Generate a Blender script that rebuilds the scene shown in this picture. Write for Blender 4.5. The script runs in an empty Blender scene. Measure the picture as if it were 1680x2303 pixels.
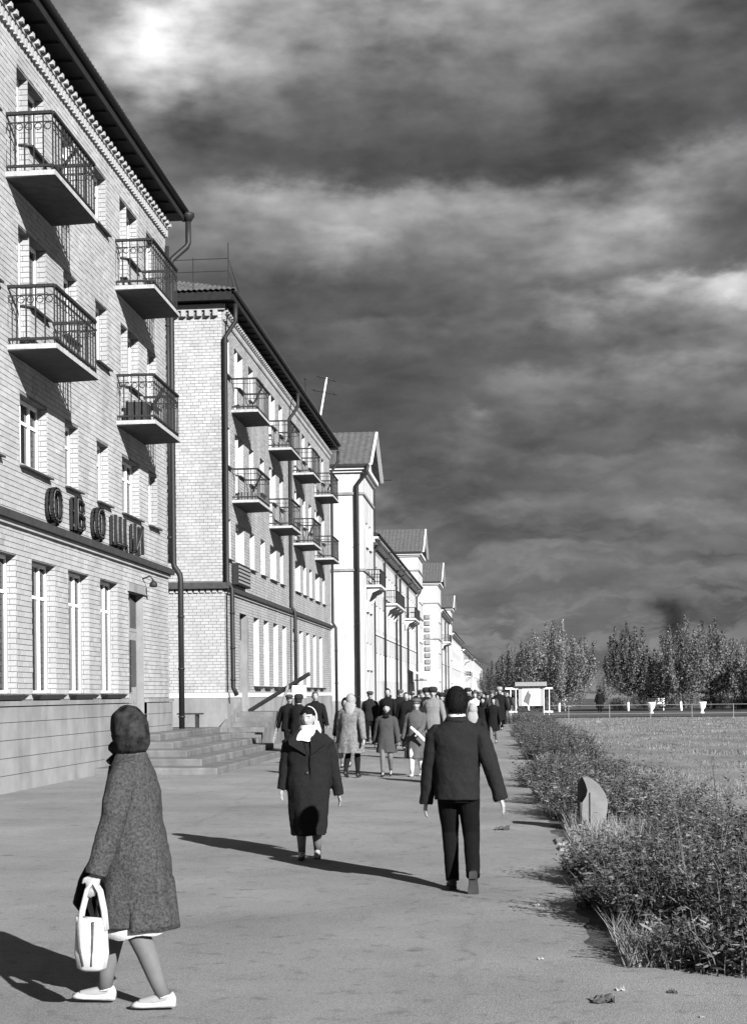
import bpy, math, random
import numpy as np
from mathutils import Vector, Matrix
sc = bpy.context.scene
COL = sc.collection
rnd = random.Random(7)
RNG = np.random.default_rng(11)
R = math.radians

# ---------------------------------------------------------------- camera, sky, sun, exposure
cam_d = bpy.data.cameras.new('camera'); cam = bpy.data.objects.new('camera', cam_d); COL.objects.link(cam)
cam_d.lens = 50; cam_d.sensor_width = 36; cam_d.shift_y = 0.1769
cam_d.clip_start = 0.1; cam_d.clip_end = 4000
cam.matrix_world = Matrix.Translation((0, 0, 1.68)) @ Matrix.Rotation(R(5.324), 4, 'Z') @ Matrix.Rotation(R(90), 4, 'X') @ Matrix.Rotation(R(-0.55), 4, 'Z')
sc.camera = cam
sc.view_settings.view_transform = 'Standard'; sc.view_settings.look = 'None'
sc.view_settings.exposure = 1.1; sc.view_settings.gamma = 1.0
sc.view_settings.use_curve_mapping = False
sc.cycles.max_bounces = 3; sc.cycles.glossy_bounces = 1; sc.cycles.transmission_bounces = 2; sc.cycles.diffuse_bounces = 1; sc.cycles.transparent_max_bounces = 12
sc.cycles.volume_bounces = 0; sc.cycles.volume_step_rate = 4
sc.cycles.use_denoising = True

SUN_FROM = Vector((1.30, -1.70, 1.0)).normalized()
sun_d = bpy.data.lights.new('sun', 'SUN'); sun = bpy.data.objects.new('sun', sun_d); COL.objects.link(sun)
sun_d.energy = 5.0; sun_d.angle = R(0.5); sun_d.color = (1, 1, 1)
sun.rotation_euler = SUN_FROM.to_track_quat('Z', 'Y').to_euler(); sun.location = (30, -30, 40)

world = bpy.data.worlds.new('World'); sc.world = world; world.cycles.sampling_method = 'MANUAL'; world.cycles.sample_map_resolution = 256; world.use_nodes = True
NT = world.node_tree; NT.nodes.clear()
def wn(t): return NT.nodes.new(t)
def wl(a, b): NT.links.new(a, b)
def wm(op, a, b=None, c=None):
    n = wn('ShaderNodeMath'); n.operation = op
    for i, v in enumerate((a, b, c)):
        if v is None: continue
        if isinstance(v, (int, float)): n.inputs[i].default_value = v
        else: wl(v, n.inputs[i])
    return n.outputs[0]
tc = wn('ShaderNodeTexCoord'); sep = wn('ShaderNodeSeparateXYZ'); wl(tc.outputs['Generated'], sep.inputs[0])
dx, dy, dz = sep.outputs
az0 = wm('ARCTAN2', dx, dy); el0 = wm('ARCSINE', dz)
def wnoise(x, y, z, scale, detail, rough=0.55):
    v = wn('ShaderNodeCombineXYZ')
    for i, s in enumerate((x, y, z)):
        if isinstance(s, (int, float)): v.inputs[i].default_value = s
        else: wl(s, v.inputs[i])
    n = wn('ShaderNodeTexNoise'); n.inputs['Scale'].default_value = scale; n.inputs['Detail'].default_value = detail
    n.inputs['Roughness'].default_value = rough; wl(v.outputs[0], n.inputs['Vector'])
    return n.outputs['Fac']
ea = wm('MULTIPLY', el0, 1.7)
w1 = wnoise(az0, ea, 1.3, 7.0, 3, .5); w2 = wnoise(az0, ea, 7.7, 7.0, 3, .5)
w3 = wnoise(az0, ea, 3.1, 26.0, 6, .58); w4 = wnoise(az0, ea, 5.9, 26.0, 6, .58)
def warp(c, a, b, ka, kb): return wm('ADD', c, wm('ADD', wm('MULTIPLY', wm('SUBTRACT', a, 0.5), ka), wm('MULTIPLY', wm('SUBTRACT', b, 0.5), kb)))
az = warp(az0, w1, w3, .10, .05); el = warp(el0, w2, w4, .042, .034)
# cloud banks: azimuth (deg, right of the street axis), elevation (deg), half-widths (deg), brightness
BANKS = [(-13.3, 26.0, 2.5, 2.1, .50), (-14.8, 24.2, 2.3, 2.0, .30), (-12.0, 23.8, 2.6, 1.6, .14), (-9.0, 26.6, 5.5, 2.6, .22), (-2.0, 27.6, 5.0, 2.2, .34), (5.5, 27.2, 7, 3.0, .15), (-4, 24.6, 7, 1.6, .05),
         (-9.5, 18.6, 3.0, 1.3, .15), (-5.0, 18.9, 4.5, 1.0, .16), (0.5, 18.7, 4.5, 1.1, .16), (-6.6, 17.5, 1.8, .9, .15), (3.8, 17.6, 3.4, 1.5, .15), (6.0, 19.3, 1.7, 1.4, .22), (8.8, 19.6, 1.6, 1.2, .10), (2.5, 16.5, 4.5, 1.0, .10), (-9, 16.8, 4, 1.0, .05),
         (8.4, 15.3, 3.2, .9, .38), (3.8, 15.0, 3.6, .65, .15), (-4.5, 14.2, 5, .7, .05), (7.8, 12.2, 3.8, 1.2, .19), (2.2, 12.0, 2.6, .9, .09), (8.5, 13.6, 3, .7, .08),
         (-1.6, 10.6, .9, .8, .11), (8.0, 9.0, 3.5, .9, .07), (1.5, 9.2, 5, .5, .05), (-5.2, 7.7, 1.7, 1.3, .11), (-.5, 7.2, 3.0, .9, .08), (7.0, 7.0, 1.7, .7, .10), (3.5, 7.8, 3, .6, .05), (1.5, 5.4, 4.5, .5, .075), (-2.5, 4.6, 3, .45, .06), (7, 4.6, 4, .5, .05), (-1, 3.2, 6, .4, .035),
         (-30, 24, 9, 3, .3), (32, 20, 10, 2.6, .25), (-52, 14, 14, 2.4, .2), (60, 14, 14, 2.6, .2), (100, 30, 24, 6, .25), (-100, 26, 24, 6, .25), (160, 22, 26, 5, .25), (-150, 40, 26, 8, .22), (10, 55, 30, 9, .25)]
def vm(op, a, b=None, c=None, out=0):
    n = wn('ShaderNodeVectorMath'); n.operation = op
    for i, v in enumerate((a, b, c)):
        if v is None: continue
        if isinstance(v, (tuple, list)): n.inputs[i].default_value = v
        else: wl(v, n.inputs[i])
    return n.outputs['Value'] if op == 'DOT_PRODUCT' else n.outputs[0]
def splat(x):
    n = wn('ShaderNodeCombineXYZ')
    for i in range(3): wl(x, n.inputs[i])
    return n.outputs[0]
AZ, EL = splat(az), splat(el); acc = None
while len(BANKS) % 3: BANKS.append((180, 60, 10, 5, .1))
for i in range(0, len(BANKS), 3):          # three banks at a time; crisp sunlit top, soft base
    B = BANKS[i:i + 3]
    U = vm('MULTIPLY_ADD', AZ, tuple(1 / R(q[2]) for q in B), tuple(-q[0] / q[2] for q in B))
    V = vm('MULTIPLY_ADD', EL, tuple(1 / R(q[3]) for q in B), tuple(-(q[1] + .35 * q[3]) / q[3] for q in B))
    V = vm('MULTIPLY_ADD', vm('ABSOLUTE', V), (.79, .79, .79), vm('MULTIPLY', V, (1.51, 1.51, 1.51)))
    S = vm('MULTIPLY_ADD', V, V, vm('MULTIPLY', U, U)); S = vm('MULTIPLY_ADD', S, (.125, .125, .125), (1, 1, 1))
    G = vm('DIVIDE', (1, 1, 1), S); G = vm('MULTIPLY', G, G); G = vm('MULTIPLY', G, G)
    g_ = vm('DOT_PRODUCT', vm('MULTIPLY', G, G), tuple(q[4] for q in B))
    acc = g_ if acc is None else wm('ADD', acc, g_)
n1 = wnoise(az0, wm('MULTIPLY', el0, 1.9), 0.4, 11.0, 4, 0.5); n2 = wnoise(az0, wm('MULTIPLY', el0, 2.4), 4.4, 34.0, 5, 0.5)
tex = wm('ADD', wm('MULTIPLY', n1, 1.35), wm('MULTIPLY', n2, .65))      # mean about 1
bank = wm('MULTIPLY', acc, wm('MAXIMUM', wm('SUBTRACT', wm('MULTIPLY', tex, 2.1), 1.05), 0.22))
low = wm('EXPONENT', wm('MULTIPLY', wm('MAXIMUM', el0, 0.0), -9.0))       # thin cloud thickens towards the horizon
n3 = wnoise(az, wm('MULTIPLY', el, 3.2), 8.8, 24.0, 6, 0.56)
puff = wm('MINIMUM', wm('MAXIMUM', wm('MULTIPLY', wm('SUBTRACT', n3, 0.44), 6.0), 0.0), 1.0)      # small cumulus, more of them low down
veil = wm('ADD', wm('MULTIPLY', wm('MAXIMUM', wm('SUBTRACT', tex, 0.72), 0.0), wm('ADD', wm('MULTIPLY', low, .12), .06)), wm('MULTIPLY', puff, wm('ADD', wm('MULTIPLY', wm('MULTIPLY', low, low), .16), .01)))
sky = wn('ShaderNodeTexSky'); sky.sky_type = 'NISHITA'; sky.sun_disc = False
sky.sun_elevation = math.asin(SUN_FROM.z); sky.sun_rotation = math.atan2(SUN_FROM.x, SUN_FROM.y)
bw = wn('ShaderNodeRGBToBW'); wl(sky.outputs[0], bw.inputs[0])
clear = wm('MINIMUM', wm('MULTIPLY', bw.outputs[0], 0.03), .05)
tot = wm('ADD', wm('ADD', clear, veil), wm('ADD', bank, wm('MULTIPLY', low, .078)))
cmb = wn('ShaderNodeCombineColor')
val = wm('MULTIPLY', tot, 10.0 * 0.47)
for i in range(3): wl(val, cmb.inputs[i])
bg = wn('ShaderNodeBackground'); bg.inputs['Strength'].default_value = 0.1; wl(cmb.outputs[0], bg.inputs['Color'])
wo = wn('ShaderNodeOutputWorld'); wl(bg.outputs[0], wo.inputs['Surface'])

# ---------------------------------------------------------------- materials (a black-and-white place: every colour is a grey)
def grey(v): return (v, v, v, 1)
def mat(name, c, rough=.85, var=.15, scale=6., bump=0., bscale=60., spec=.25, metal=0., c2=None, attr=0., det=5, sy=None, trans=0., stain=0.):
    m = bpy.data.materials.new(name); m.use_nodes = True; nt = m.node_tree; b = nt.nodes['Principled BSDF']
    N = nt.nodes.new; L = nt.links.new
    b.inputs['Roughness'].default_value = rough; b.inputs['Metallic'].default_value = metal
    b.inputs['Specular IOR Level'].default_value = spec
    t = N('ShaderNodeTexCoord'); vec = t.outputs['Object']
    if sy:
        mp = N('ShaderNodeMapping'); mp.inputs['Scale'].default_value = sy; L(vec, mp.inputs[0]); vec = mp.outputs[0]
    n = N('ShaderNodeTexNoise'); n.inputs['Scale'].default_value = scale; n.inputs['Detail'].default_value = det; n.inputs['Roughness'].default_value = .62
    L(vec, n.inputs['Vector'])
    r = N('ShaderNodeMapRange'); r.inputs[1].default_value = .3; r.inputs[2].default_value = .7
    lo, hi = (c * (1 - var), c * (1 + var)) if c2 is None else (c, c2)
    r.inputs[3].default_value = lo; r.inputs[4].default_value = hi; L(n.outputs['Fac'], r.inputs[0])
    out = r.outputs[0]
    if attr:
        a = N('ShaderNodeAttribute'); a.attribute_name = 'tone'
        oi = N('ShaderNodeObjectInfo')
        s = N('ShaderNodeMath'); s.operation = 'MULTIPLY_ADD'; L(oi.outputs['Random'], s.inputs[0]); s.inputs[1].default_value = .5; s.inputs[2].default_value = -.25
        s2 = N('ShaderNodeMath'); s2.operation = 'ADD'; L(a.outputs['Fac'], s2.inputs[0]); L(s.outputs[0], s2.inputs[1])
        s3 = N('ShaderNodeMath'); s3.operation = 'MULTIPLY_ADD'; L(s2.outputs[0], s3.inputs[0]); s3.inputs[1].default_value = attr; s3.inputs[2].default_value = 1.
        mu = N('ShaderNodeMath'); mu.operation = 'MULTIPLY'; L(out, mu.inputs[0]); L(s3.outputs[0], mu.inputs[1]); out = mu.outputs[0]
    if stain:
        mp2 = N('ShaderNodeMapping'); mp2.inputs['Scale'].default_value = (1.1, 1.1, .3); L(t.outputs['Object'], mp2.inputs[0])
        ns = N('ShaderNodeTexNoise'); ns.inputs['Scale'].default_value = 1.1; ns.inputs['Detail'].default_value = 8; ns.inputs['Roughness'].default_value = .6; L(mp2.outputs[0], ns.inputs['Vector'])
        rs = N('ShaderNodeMapRange'); rs.inputs[1].default_value = .32; rs.inputs[2].default_value = .6; rs.inputs[3].default_value = 1 - stain; rs.inputs[4].default_value = 1.05; L(ns.outputs['Fac'], rs.inputs[0])
        ms = N('ShaderNodeMath'); ms.operation = 'MULTIPLY'; L(out, ms.inputs[0]); L(rs.outputs[0], ms.inputs[1]); out = ms.outputs[0]
    cc = N('ShaderNodeCombineColor')
    for i in range(3): L(out, cc.inputs[i])
    L(cc.outputs[0], b.inputs['Base Color'])
    if bump:
        n2 = N('ShaderNodeTexNoise'); n2.inputs['Scale'].default_value = bscale; n2.inputs['Detail'].default_value = 4; L(vec, n2.inputs['Vector'])
        bu = N('ShaderNodeBump'); bu.inputs['Strength'].default_value = bump; bu.inputs['Distance'].default_value = .02
        L(n2.outputs['Fac'], bu.inputs['Height']); L(bu.outputs[0], b.inputs['Normal'])
    if trans:
        o = nt.nodes['Material Output']; tl = N('ShaderNodeBsdfTranslucent'); L(cc.outputs[0], tl.inputs['Color'])
        mx = N('ShaderNodeMixShader'); mx.inputs[0].default_value = trans; L(b.outputs[0], mx.inputs[1]); L(tl.outputs[0], mx.inputs[2]); L(mx.outputs[0], o.inputs['Surface'])
    return m
MA = {}
def asphalt():
    m = mat('asphalt', .20, .95, c2=.285, scale=.7, det=12, bump=.6, bscale=150., spec=.12); nt = m.node_tree; N = nt.nodes.new; L = nt.links.new
    b = nt.nodes['Principled BSDF']; src = b.inputs['Base Color'].links[0].from_socket; t = N('ShaderNodeTexCoord')
    def nz(sc_, det, lo, hi, a, c):
        n = N('ShaderNodeTexNoise'); n.inputs['Scale'].default_value = sc_; n.inputs['Detail'].default_value = det; L(t.outputs['Object'], n.inputs['Vector'])
        r = N('ShaderNodeMapRange'); r.inputs[1].default_value = lo; r.inputs[2].default_value = hi; r.inputs[3].default_value = a; r.inputs[4].default_value = c; L(n.outputs['Fac'], r.inputs[0]); return r.outputs[0]
    f = [nz(95., 3, .3, .7, .72, 1.28), nz(.22, 6, .35, .6, .86, 1.06), nz(6., 8, .25, .42, .62, 1.0)]
    v = N('ShaderNodeTexVoronoi'); v.feature = 'DISTANCE_TO_EDGE'; v.inputs['Scale'].default_value = .33
    w = N('ShaderNodeTexNoise'); w.inputs['Scale'].default_value = 2.2; w.inputs['Detail'].default_value = 6; L(t.outputs['Object'], w.inputs['Vector'])
    mx = N('ShaderNodeMixRGB'); mx.inputs[0].default_value = .22; L(t.outputs['Object'], mx.inputs[1]); L(w.outputs['Color'], mx.inputs[2]); L(mx.outputs[0], v.inputs['Vector'])
    r = N('ShaderNodeMapRange'); r.inputs[1].default_value = 0; r.inputs[2].default_value = .012; r.inputs[3].default_value = .9; r.inputs[4].default_value = 1.; L(v.outputs['Distance'], r.inputs[0]); f.append(r.outputs[0])
    o = f[0]
    for q in f[1:]:
        k = N('ShaderNodeMath'); k.operation = 'MULTIPLY'; L(o, k.inputs[0]); L(q, k.inputs[1]); o = k.outputs[0]
    c = N('ShaderNodeVectorMath'); c.operation = 'SCALE'; L(src, c.inputs[0]); L(o, c.inputs['Scale']); L(c.outputs[0], b.inputs['Base Color'])
    return m
MA['asphalt'] = asphalt()
MA['concrete'] = mat('concrete', .19, .9, .22, 3., .3, 50., det=9)
MA['step'] = mat('step_concrete', .14, .9, .3, 2.2, .4, 50., det=10, stain=.25)
MA['brick'] = mat('pale_brick', .37, .9, .1, 30., .2, 90., attr=.3, stain=.2)
MA['brick2'] = mat('grey_brick', .30, .9, .1, 30., .2, 90., attr=.3, stain=.2)
MA['brick3'] = mat('end_wall_brick', .36, .9, .1, 30., .2, 90., attr=.35, stain=.2)
MA['mortar'] = mat('mortar', .15, .95, .3, 8.)
MA['mortar2'] = mat('grey_mortar', .125, .95, .3, 8.)
MA['plinth'] = mat('plinth_render', .235, .9, .16, 1.6, .2, 70., det=9, stain=.3)
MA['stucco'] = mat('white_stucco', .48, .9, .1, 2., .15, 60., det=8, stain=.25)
MA['whiteband'] = mat('white_band', .55, .85, .08, 5.)
MA['whitepaint'] = mat('white_paint', .80, .6, .06, 12.)
MA['framegrey'] = mat('worn_frame_paint', .58, .6, .15, 12.)
MA['metal_dark'] = mat('dark_painted_metal', .012, .6, .35, 9., spec=.4)
MA['rail_dark'] = mat('railing_paint', .02, .6, .3, 20., spec=.3)
MA['tin'] = mat('tin_sill', .035, .5, .3, 9., spec=.4)
MA['slab'] = mat('balcony_concrete', .06, .9, .25, 5., .2, 40.)  # balcony concrete darkened so the colour carries the underside shade
MA['slab_edge'] = mat('whitewashed_edge', .36, .9, .25, 7., .2, 40.)  # paler copy of the slab tone, sunlight on the fronts put into colour
MA['roof_dark'] = mat('eave_boards', .014, .8, .3, 6.)
MA['roof_sheet'] = mat('roof_sheet', .085, .85, .25, 3., .3, 30.)
MA['belt'] = mat('belt_tin', .05, .6, .3, 7.)
MA['glass'] = mat('window_glass', .012, .08, .3, 2., spec=.5)
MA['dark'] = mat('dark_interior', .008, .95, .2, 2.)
MA['curtain'] = mat('curtain', .62, .9, .15, 9., sy=(1, 9, .6))
MA['door'] = mat('door_paint', .24, .7, .25, 7.)
MA['wood'] = mat('old_wood', .16, .85, .35, 4., sy=(1, 1, 6))
MA['wood_dark'] = mat('dark_wood', .03, .8, .3, 6.)
MA['sign'] = mat('sign_metal', .02, .5, .3, 9.)
MA['neon'] = mat('sign_tube', .09, .4, .1, 9.)
MA['skin'] = mat('skin', .28, .6, .06, 20., spec=.3)
MA['feature'] = mat('facial_feature', .10, .7, .1, 20.)
MA['stocking'] = mat('stocking', .12, .75, .08, 30.)
MA['white_cloth'] = mat('white_cloth', .58, .85, .06, 30., .2, 90.)
MA['black_cloth'] = mat('black_cloth', .008, .9, .25, 30., .3, 90., spec=.12)
MA['suit'] = mat('suit_cloth', .012, .85, .2, 60., .3, 160., spec=.15)
MA['trouser'] = mat('trouser_cloth', .005, .9, .2, 40., .2, 120., spec=.1)
MA['coat_dark'] = mat('dark_wool', .012, .95, .2, 50., .35, 120., spec=.1)
MA['tweed'] = mat('tweed', .02, .95, c2=.085, scale=70., det=6, bump=.5, bscale=160., spec=.1)
MA['coat_mid'] = mat('mid_wool', .05, .95, .25, 60., .3, 110., spec=.1)
MA['coat_grey'] = mat('grey_wool', .08, .95, .2, 60., .3, 110., spec=.1)
MA['coat_light'] = mat('light_overcoat', .16, .95, .2, 50., .3, 110., spec=.1)
MA['plaid'] = mat('mottled_raincoat', .08, .9, c2=.2, scale=26., det=4, spec=.15)
MA['scarf_dark'] = mat('patterned_dark_scarf', .002, .9, c2=.04, scale=22., det=6, spec=.05)
MA['scarf_pale'] = mat('pale_scarf', .24, .9, .2, 30.)
MA['hair_dark'] = mat('dark_hair', .006, .8, .3, 60., spec=.1, sy=(1, 1, .2))
MA['hair_mid'] = mat('brown_hair', .06, .6, .3, 60., spec=.35)
MA['fur'] = mat('dark_fur', .02, .95, .5, 60., .8, 90.)
MA['shoe'] = mat('black_leather', .012, .45, .3, 20., spec=.4)
MA['sole'] = mat('shoe_sole', .045, .8, .25, 12.)
MA['leather_white'] = mat('white_leather', .46, .5, .08, 18., spec=.35)
MA['bark'] = mat('bark', .09, .95, .35, 9., .4, 30.)
MA['limewash'] = mat('limewash', .75, .95, .12, 9.)
MA['leaf'] = mat('leaf', .12, .55, .2, 3., attr=1.6, spec=.35, trans=.25)
MA['weed'] = mat('weed_leaf', .078, .5, .25, 3., attr=2.2, spec=.35, trans=.2)
MA['stem'] = mat('weed_stem', .1, .8, .3, 5.)
MA['grassblade'] = mat('dry_grass', .19, .8, .3, .7, attr=.8, trans=.25)
MA['lawn'] = mat('lawn_soil', .10, .95, c2=.25, scale=.55, det=13, bump=.8, bscale=22., sy=(1, .45, 1))
MA['soil'] = mat('verge_soil', .04, .95, c2=.10, scale=3., det=10, bump=.6, bscale=40.)
MA['bin'] = mat('galvanised_sheet', .17, .55, .2, 4., .15, 30., spec=.4)
MA['poster'] = mat('poster_paper', .85, .8, .03, 6.)
MA['poster_ink'] = mat('poster_print', .12, .85, .12, 9.)
MA['board'] = mat('board_surround', .3, .85, .12, 9.)
MA['corrugated'] = mat('corrugated_sheet', .25, .8, .12, 9.)
MA['fence'] = mat('fence_paint', .22, .7, .15, 9.)
MA['stone'] = mat('curb_stone', .22, .9, .2, 9., .3, 40.)
MA['paper'] = mat('litter_paper', .3, .9, .2, 12.)

# ---------------------------------------------------------------- mesh helpers
WM = {}
def put(o, parent=None, local=False):
    COL.objects.link(o)
    if parent is not None:
        o.parent = parent
        if not local: o.matrix_parent_inverse = WM.get(parent.name, Matrix.Identity(4)).inverted()
    return o
def tag(o, label=None, cat=None, group=None, kind=None):
    for k, v in (('label', label), ('category', cat), ('group', group), ('kind', kind)):
        if v: o[k] = v
    return o
def thing(name, label, cat, loc=(0, 0, 0), rz=0., group=None):
    o = bpy.data.objects.new(name, None); o.empty_display_size = .2; COL.objects.link(o)
    o.location = loc; o.rotation_euler = (0, 0, rz)
    WM[o.name] = Matrix.Translation(loc) @ Matrix.Rotation(rz, 4, 'Z')
    return tag(o, label, cat, group)
def meshobj(name, me, m, parent=None, local=False, loc=None):
    o = bpy.data.objects.new(name, me)
    if m is not None and not me.materials: me.materials.append(m if not isinstance(m, str) else MA[m])
    put(o, parent, local)
    if loc is not None:
        o.location = loc
    return o
BOXF = [(0, 3, 2, 1), (4, 5, 6, 7), (0, 1, 5, 4), (1, 2, 6, 5), (2, 3, 7, 6), (3, 0, 4, 7)]
class MB:
    def __init__(s): s.V = []; s.F = []
    def add(s, v, f):
        n = len(s.V); s.V.extend([tuple(p) for p in v]); s.F.extend([tuple(i + n for i in q) for q in f]); return s
    def box(s, x0, x1, y0, y1, z0, z1):
        return s.add([(x0, y0, z0), (x1, y0, z0), (x1, y1, z0), (x0, y1, z0), (x0, y0, z1), (x1, y0, z1), (x1, y1, z1), (x0, y1, z1)], BOXF)
    def bar(s, a, b, w, h, up=(0, 0, 1)):
        a = Vector(a); b = Vector(b); d = (b - a).normalized(); u = Vector(up)
        if abs(d.dot(u)) > .98: u = Vector((0, 1, 0))
        x = d.cross(u).normalized() * (w / 2); y = x.cross(d).normalized() * (h / 2)
        return s.add([a - x - y, a + x - y, a + x + y, a - x + y, b - x - y, b + x - y, b + x + y, b - x + y], [(0, 1, 2, 3), (7, 6, 5, 4), (0, 4, 5, 1), (1, 5, 6, 2), (2, 6, 7, 3), (3, 7, 4, 0)])
    def rings(s, rr, caps=True):
        n = len(rr[0]); base = len(s.V)
        for r in rr: s.V.extend([tuple(p) for p in r])
        for i in range(len(rr) - 1):
            for j in range(n):
                k = (j + 1) % n; a = base + i * n; s.F.append((a + j, a + k, a + n + k, a + n + j))
        if caps:
            s.F.append(tuple(base + j for j in reversed(range(n)))); e = base + (len(rr) - 1) * n; s.F.append(tuple(e + j for j in range(n)))
        return s
    def tube(s, pts, r, n=8, flat=1.0, flatdir=None):
        pts = [Vector(p) for p in pts]; k = len(pts)
        rad = [r] * k if isinstance(r, (int, float)) else list(r)
        rr = []; ref = None
        for i in range(k):
            d = ((pts[min(i + 1, k - 1)] - pts[max(i - 1, 0)])).normalized()
            if ref is None:
                ref = Vector(flatdir) if flatdir is not None else (Vector((1, 0, 0)) if abs(d.x) < .8 else Vector((0, 1, 0)))
            x = (ref - d * ref.dot(d)).normalized(); y = d.cross(x); ref = x
            rr.append([pts[i] + x * (math.cos(t) * rad[i]) + y * (math.sin(t) * rad[i] * flat) for t in [2 * math.pi * j / n for j in range(n)]])
        return s.rings(rr)
    def loft(s, lev, n=24, p=2.0, fold=None):
        # lev: (z, cx, cy, rx, ry)
        rr = []
        for i, (z, cx_, cy_, rx, ry) in enumerate(lev):
            ring = []
            for j in range(n):
                t = 2 * math.pi * j / n; c, q = math.cos(t), math.sin(t)
                m = 1.0 if p == 2 else (abs(c) ** p + abs(q) ** p) ** (-1 / p)
                if fold: m *= 1 + fold(z, t)
                ring.append((cx_ + rx * c * m, cy_ + ry * q * m, z))
            rr.append(ring)
        return s.rings(rr)
    def lathe(s, prof, n=16, c=(0, 0)):
        return s.rings([[(c[0] + r * math.cos(2 * math.pi * j / n), c[1] + r * math.sin(2 * math.pi * j / n), z) for j in range(n)] for r, z in prof])
    def ball(s, c, r, n=12, m=8):
        rx, ry, rz = (r, r, r) if isinstance(r, (int, float)) else r
        rr = []
        for i in range(m + 1):
            ph = math.pi * (i + .02) / (m + .04); q = math.sin(ph)
            rr.append([(c[0] + rx * q * math.cos(2 * math.pi * j / n), c[1] + ry * q * math.sin(2 * math.pi * j / n), c[2] - rz * math.cos(ph)) for j in range(n)])
        return s.rings(rr)
    def mesh(s, name, smooth=False):
        me = bpy.data.meshes.new(name); me.from_pydata(s.V, [], s.F); me.update()
        if smooth: me.shade_smooth()
        return me
    def build(s, name, m, parent=None, smooth=False, local=False, loc=None):
        return meshobj(name, s.mesh(name, smooth), m, parent, local, loc)
def quads_mesh(name, V, Q, tone=None, smooth=False):
    V = np.asarray(V, np.float32); Q = np.asarray(Q, np.int32); k = Q.shape[1]
    me = bpy.data.meshes.new(name); me.vertices.add(len(V)); me.vertices.foreach_set('co', V.ravel())
    me.loops.add(Q.size); me.loops.foreach_set('vertex_index', Q.ravel())
    me.polygons.add(len(Q)); me.polygons.foreach_set('loop_start', np.arange(0, Q.size, k, dtype=np.int32)); me.polygons.foreach_set('loop_total', np.full(len(Q), k, np.int32))
    me.update(calc_edges=True)
    if not smooth: me.shade_flat()
    if tone is not None:
        a = me.attributes.new('tone', 'FLOAT', 'FACE'); a.data.foreach_set('value', np.asarray(tone, np.float32))
    return me
def copy_tree(o, parent=None):
    c = o.copy(); COL.objects.link(c)
    if parent is not None: c.parent = parent
    for ch in o.children: copy_tree(ch, c)
    return c

# ---------------------------------------------------------------- ground
g = MB(); g.add([(-900, -60, 0), (900, -60, 0), (900, 2500, 0), (-900, 2500, 0)], [(0, 1, 2, 3)])
tag(g.build('ground', 'soil'), kind='structure')
g = MB(); n = 120; ys = np.concatenate([np.linspace(-30, 8.35, 20), np.linspace(8.42, 60, 520), np.linspace(62, 620, 120)])
edge = 0.58 + .05 * np.sin(ys * 1.7) + .03 * np.sin(ys * 4.3 + 1) + .025 * np.sin(ys * 9.1) + RNG.normal(0, .015, len(ys))
near_ = (ys < 9.5) & (ys >= 8.4); edge[near_] += ((9.5 - ys[near_]) / 1.1) ** 2 * 1.3; edge[ys < 8.4] = 80
v = [(-60, y, .004) for y in ys] + [(e, y, .004) for e, y in zip(edge, ys)]; k = len(ys)
g.add(v, [(i, k + i, k + i + 1, i + 1) for i in range(k - 1)])
tag(g.build('pavement', 'asphalt'), kind='structure')
g = MB(); lx = np.linspace(1.15, 160, 60) ; ly = np.linspace(6, 400, 100)
v = []; f = []
for j, y in enumerate(np.concatenate([np.linspace(9.3, 60, 60), np.linspace(62, 900, 40)])):
    for i, x in enumerate(np.concatenate([np.linspace(1.1, 12, 40), np.linspace(13, 300, 20)])):
        v.append((x + .1 * math.sin(y * 1.3) * (i == 0), y, .006 + (.02 + .02 * math.sin(x * 1.1 + y * .7) * math.sin(y * .45)) * min(1, i / 3) * min(1, j / 3)))
for j in range(99):
    for i in range(59): f.append((j * 60 + i, j * 60 + i + 1, (j + 1) * 60 + i + 1, (j + 1) * 60 + i))
g.add(v, f); tag(g.build('lawn', 'lawn', smooth=True), kind='structure')
g = MB(); g.add([(.9, 89.5, .07), (160, 89.5, .07), (160, 300, .07), (.9, 300, .07)], [(0, 1, 2, 3)]); tag(g.build('park_ground', 'soil'), kind='structure')  # dark sheet painting the tree shade onto the park ground
# two faint seams / tar patches in the asphalt
# stepped terrace in front of the near shop
terr = thing('terrace', None, None, (-8.5, 34, 0)); tag(terr, kind='structure')
for i in range(5):
    z = .155 * (i + 1); g = MB(); g.box(-12, -6.0 - .5 * i, 29.2 + .8 * i, 39.6 - .05 * i, .155 * i - .02, z)
    o = g.build('step', 'step', terr); b = o.modifiers.new('b', 'BEVEL'); b.width = .035; b.segments = 3
# stair to the next shop's door
st = thing('stair', None, None, (-8.3, 45, 0)); tag(st, kind='structure')
for i in range(7):
    g = MB(); g.box(-8.88, -7.7, 43.2 + .57 * i, 49.6 - .01 * i, .156 * i - .02, .156 * (i + 1)); o = g.build('step', 'step', st); b = o.modifiers.new('b', 'BEVEL'); b.width = .012
g = MB(); g.add([(-9.0, 42.9, -.02), (-8.882, 42.9, -.02), (-8.882, 47.3, -.02), (-9.0, 47.3, -.02), (-9.0, 42.9, .3), (-8.882, 42.9, .3), (-8.882, 47.3, 1.42), (-9.0, 47.3, 1.42)], BOXF)
g.build('side_wall', 'concrete', st)

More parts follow.
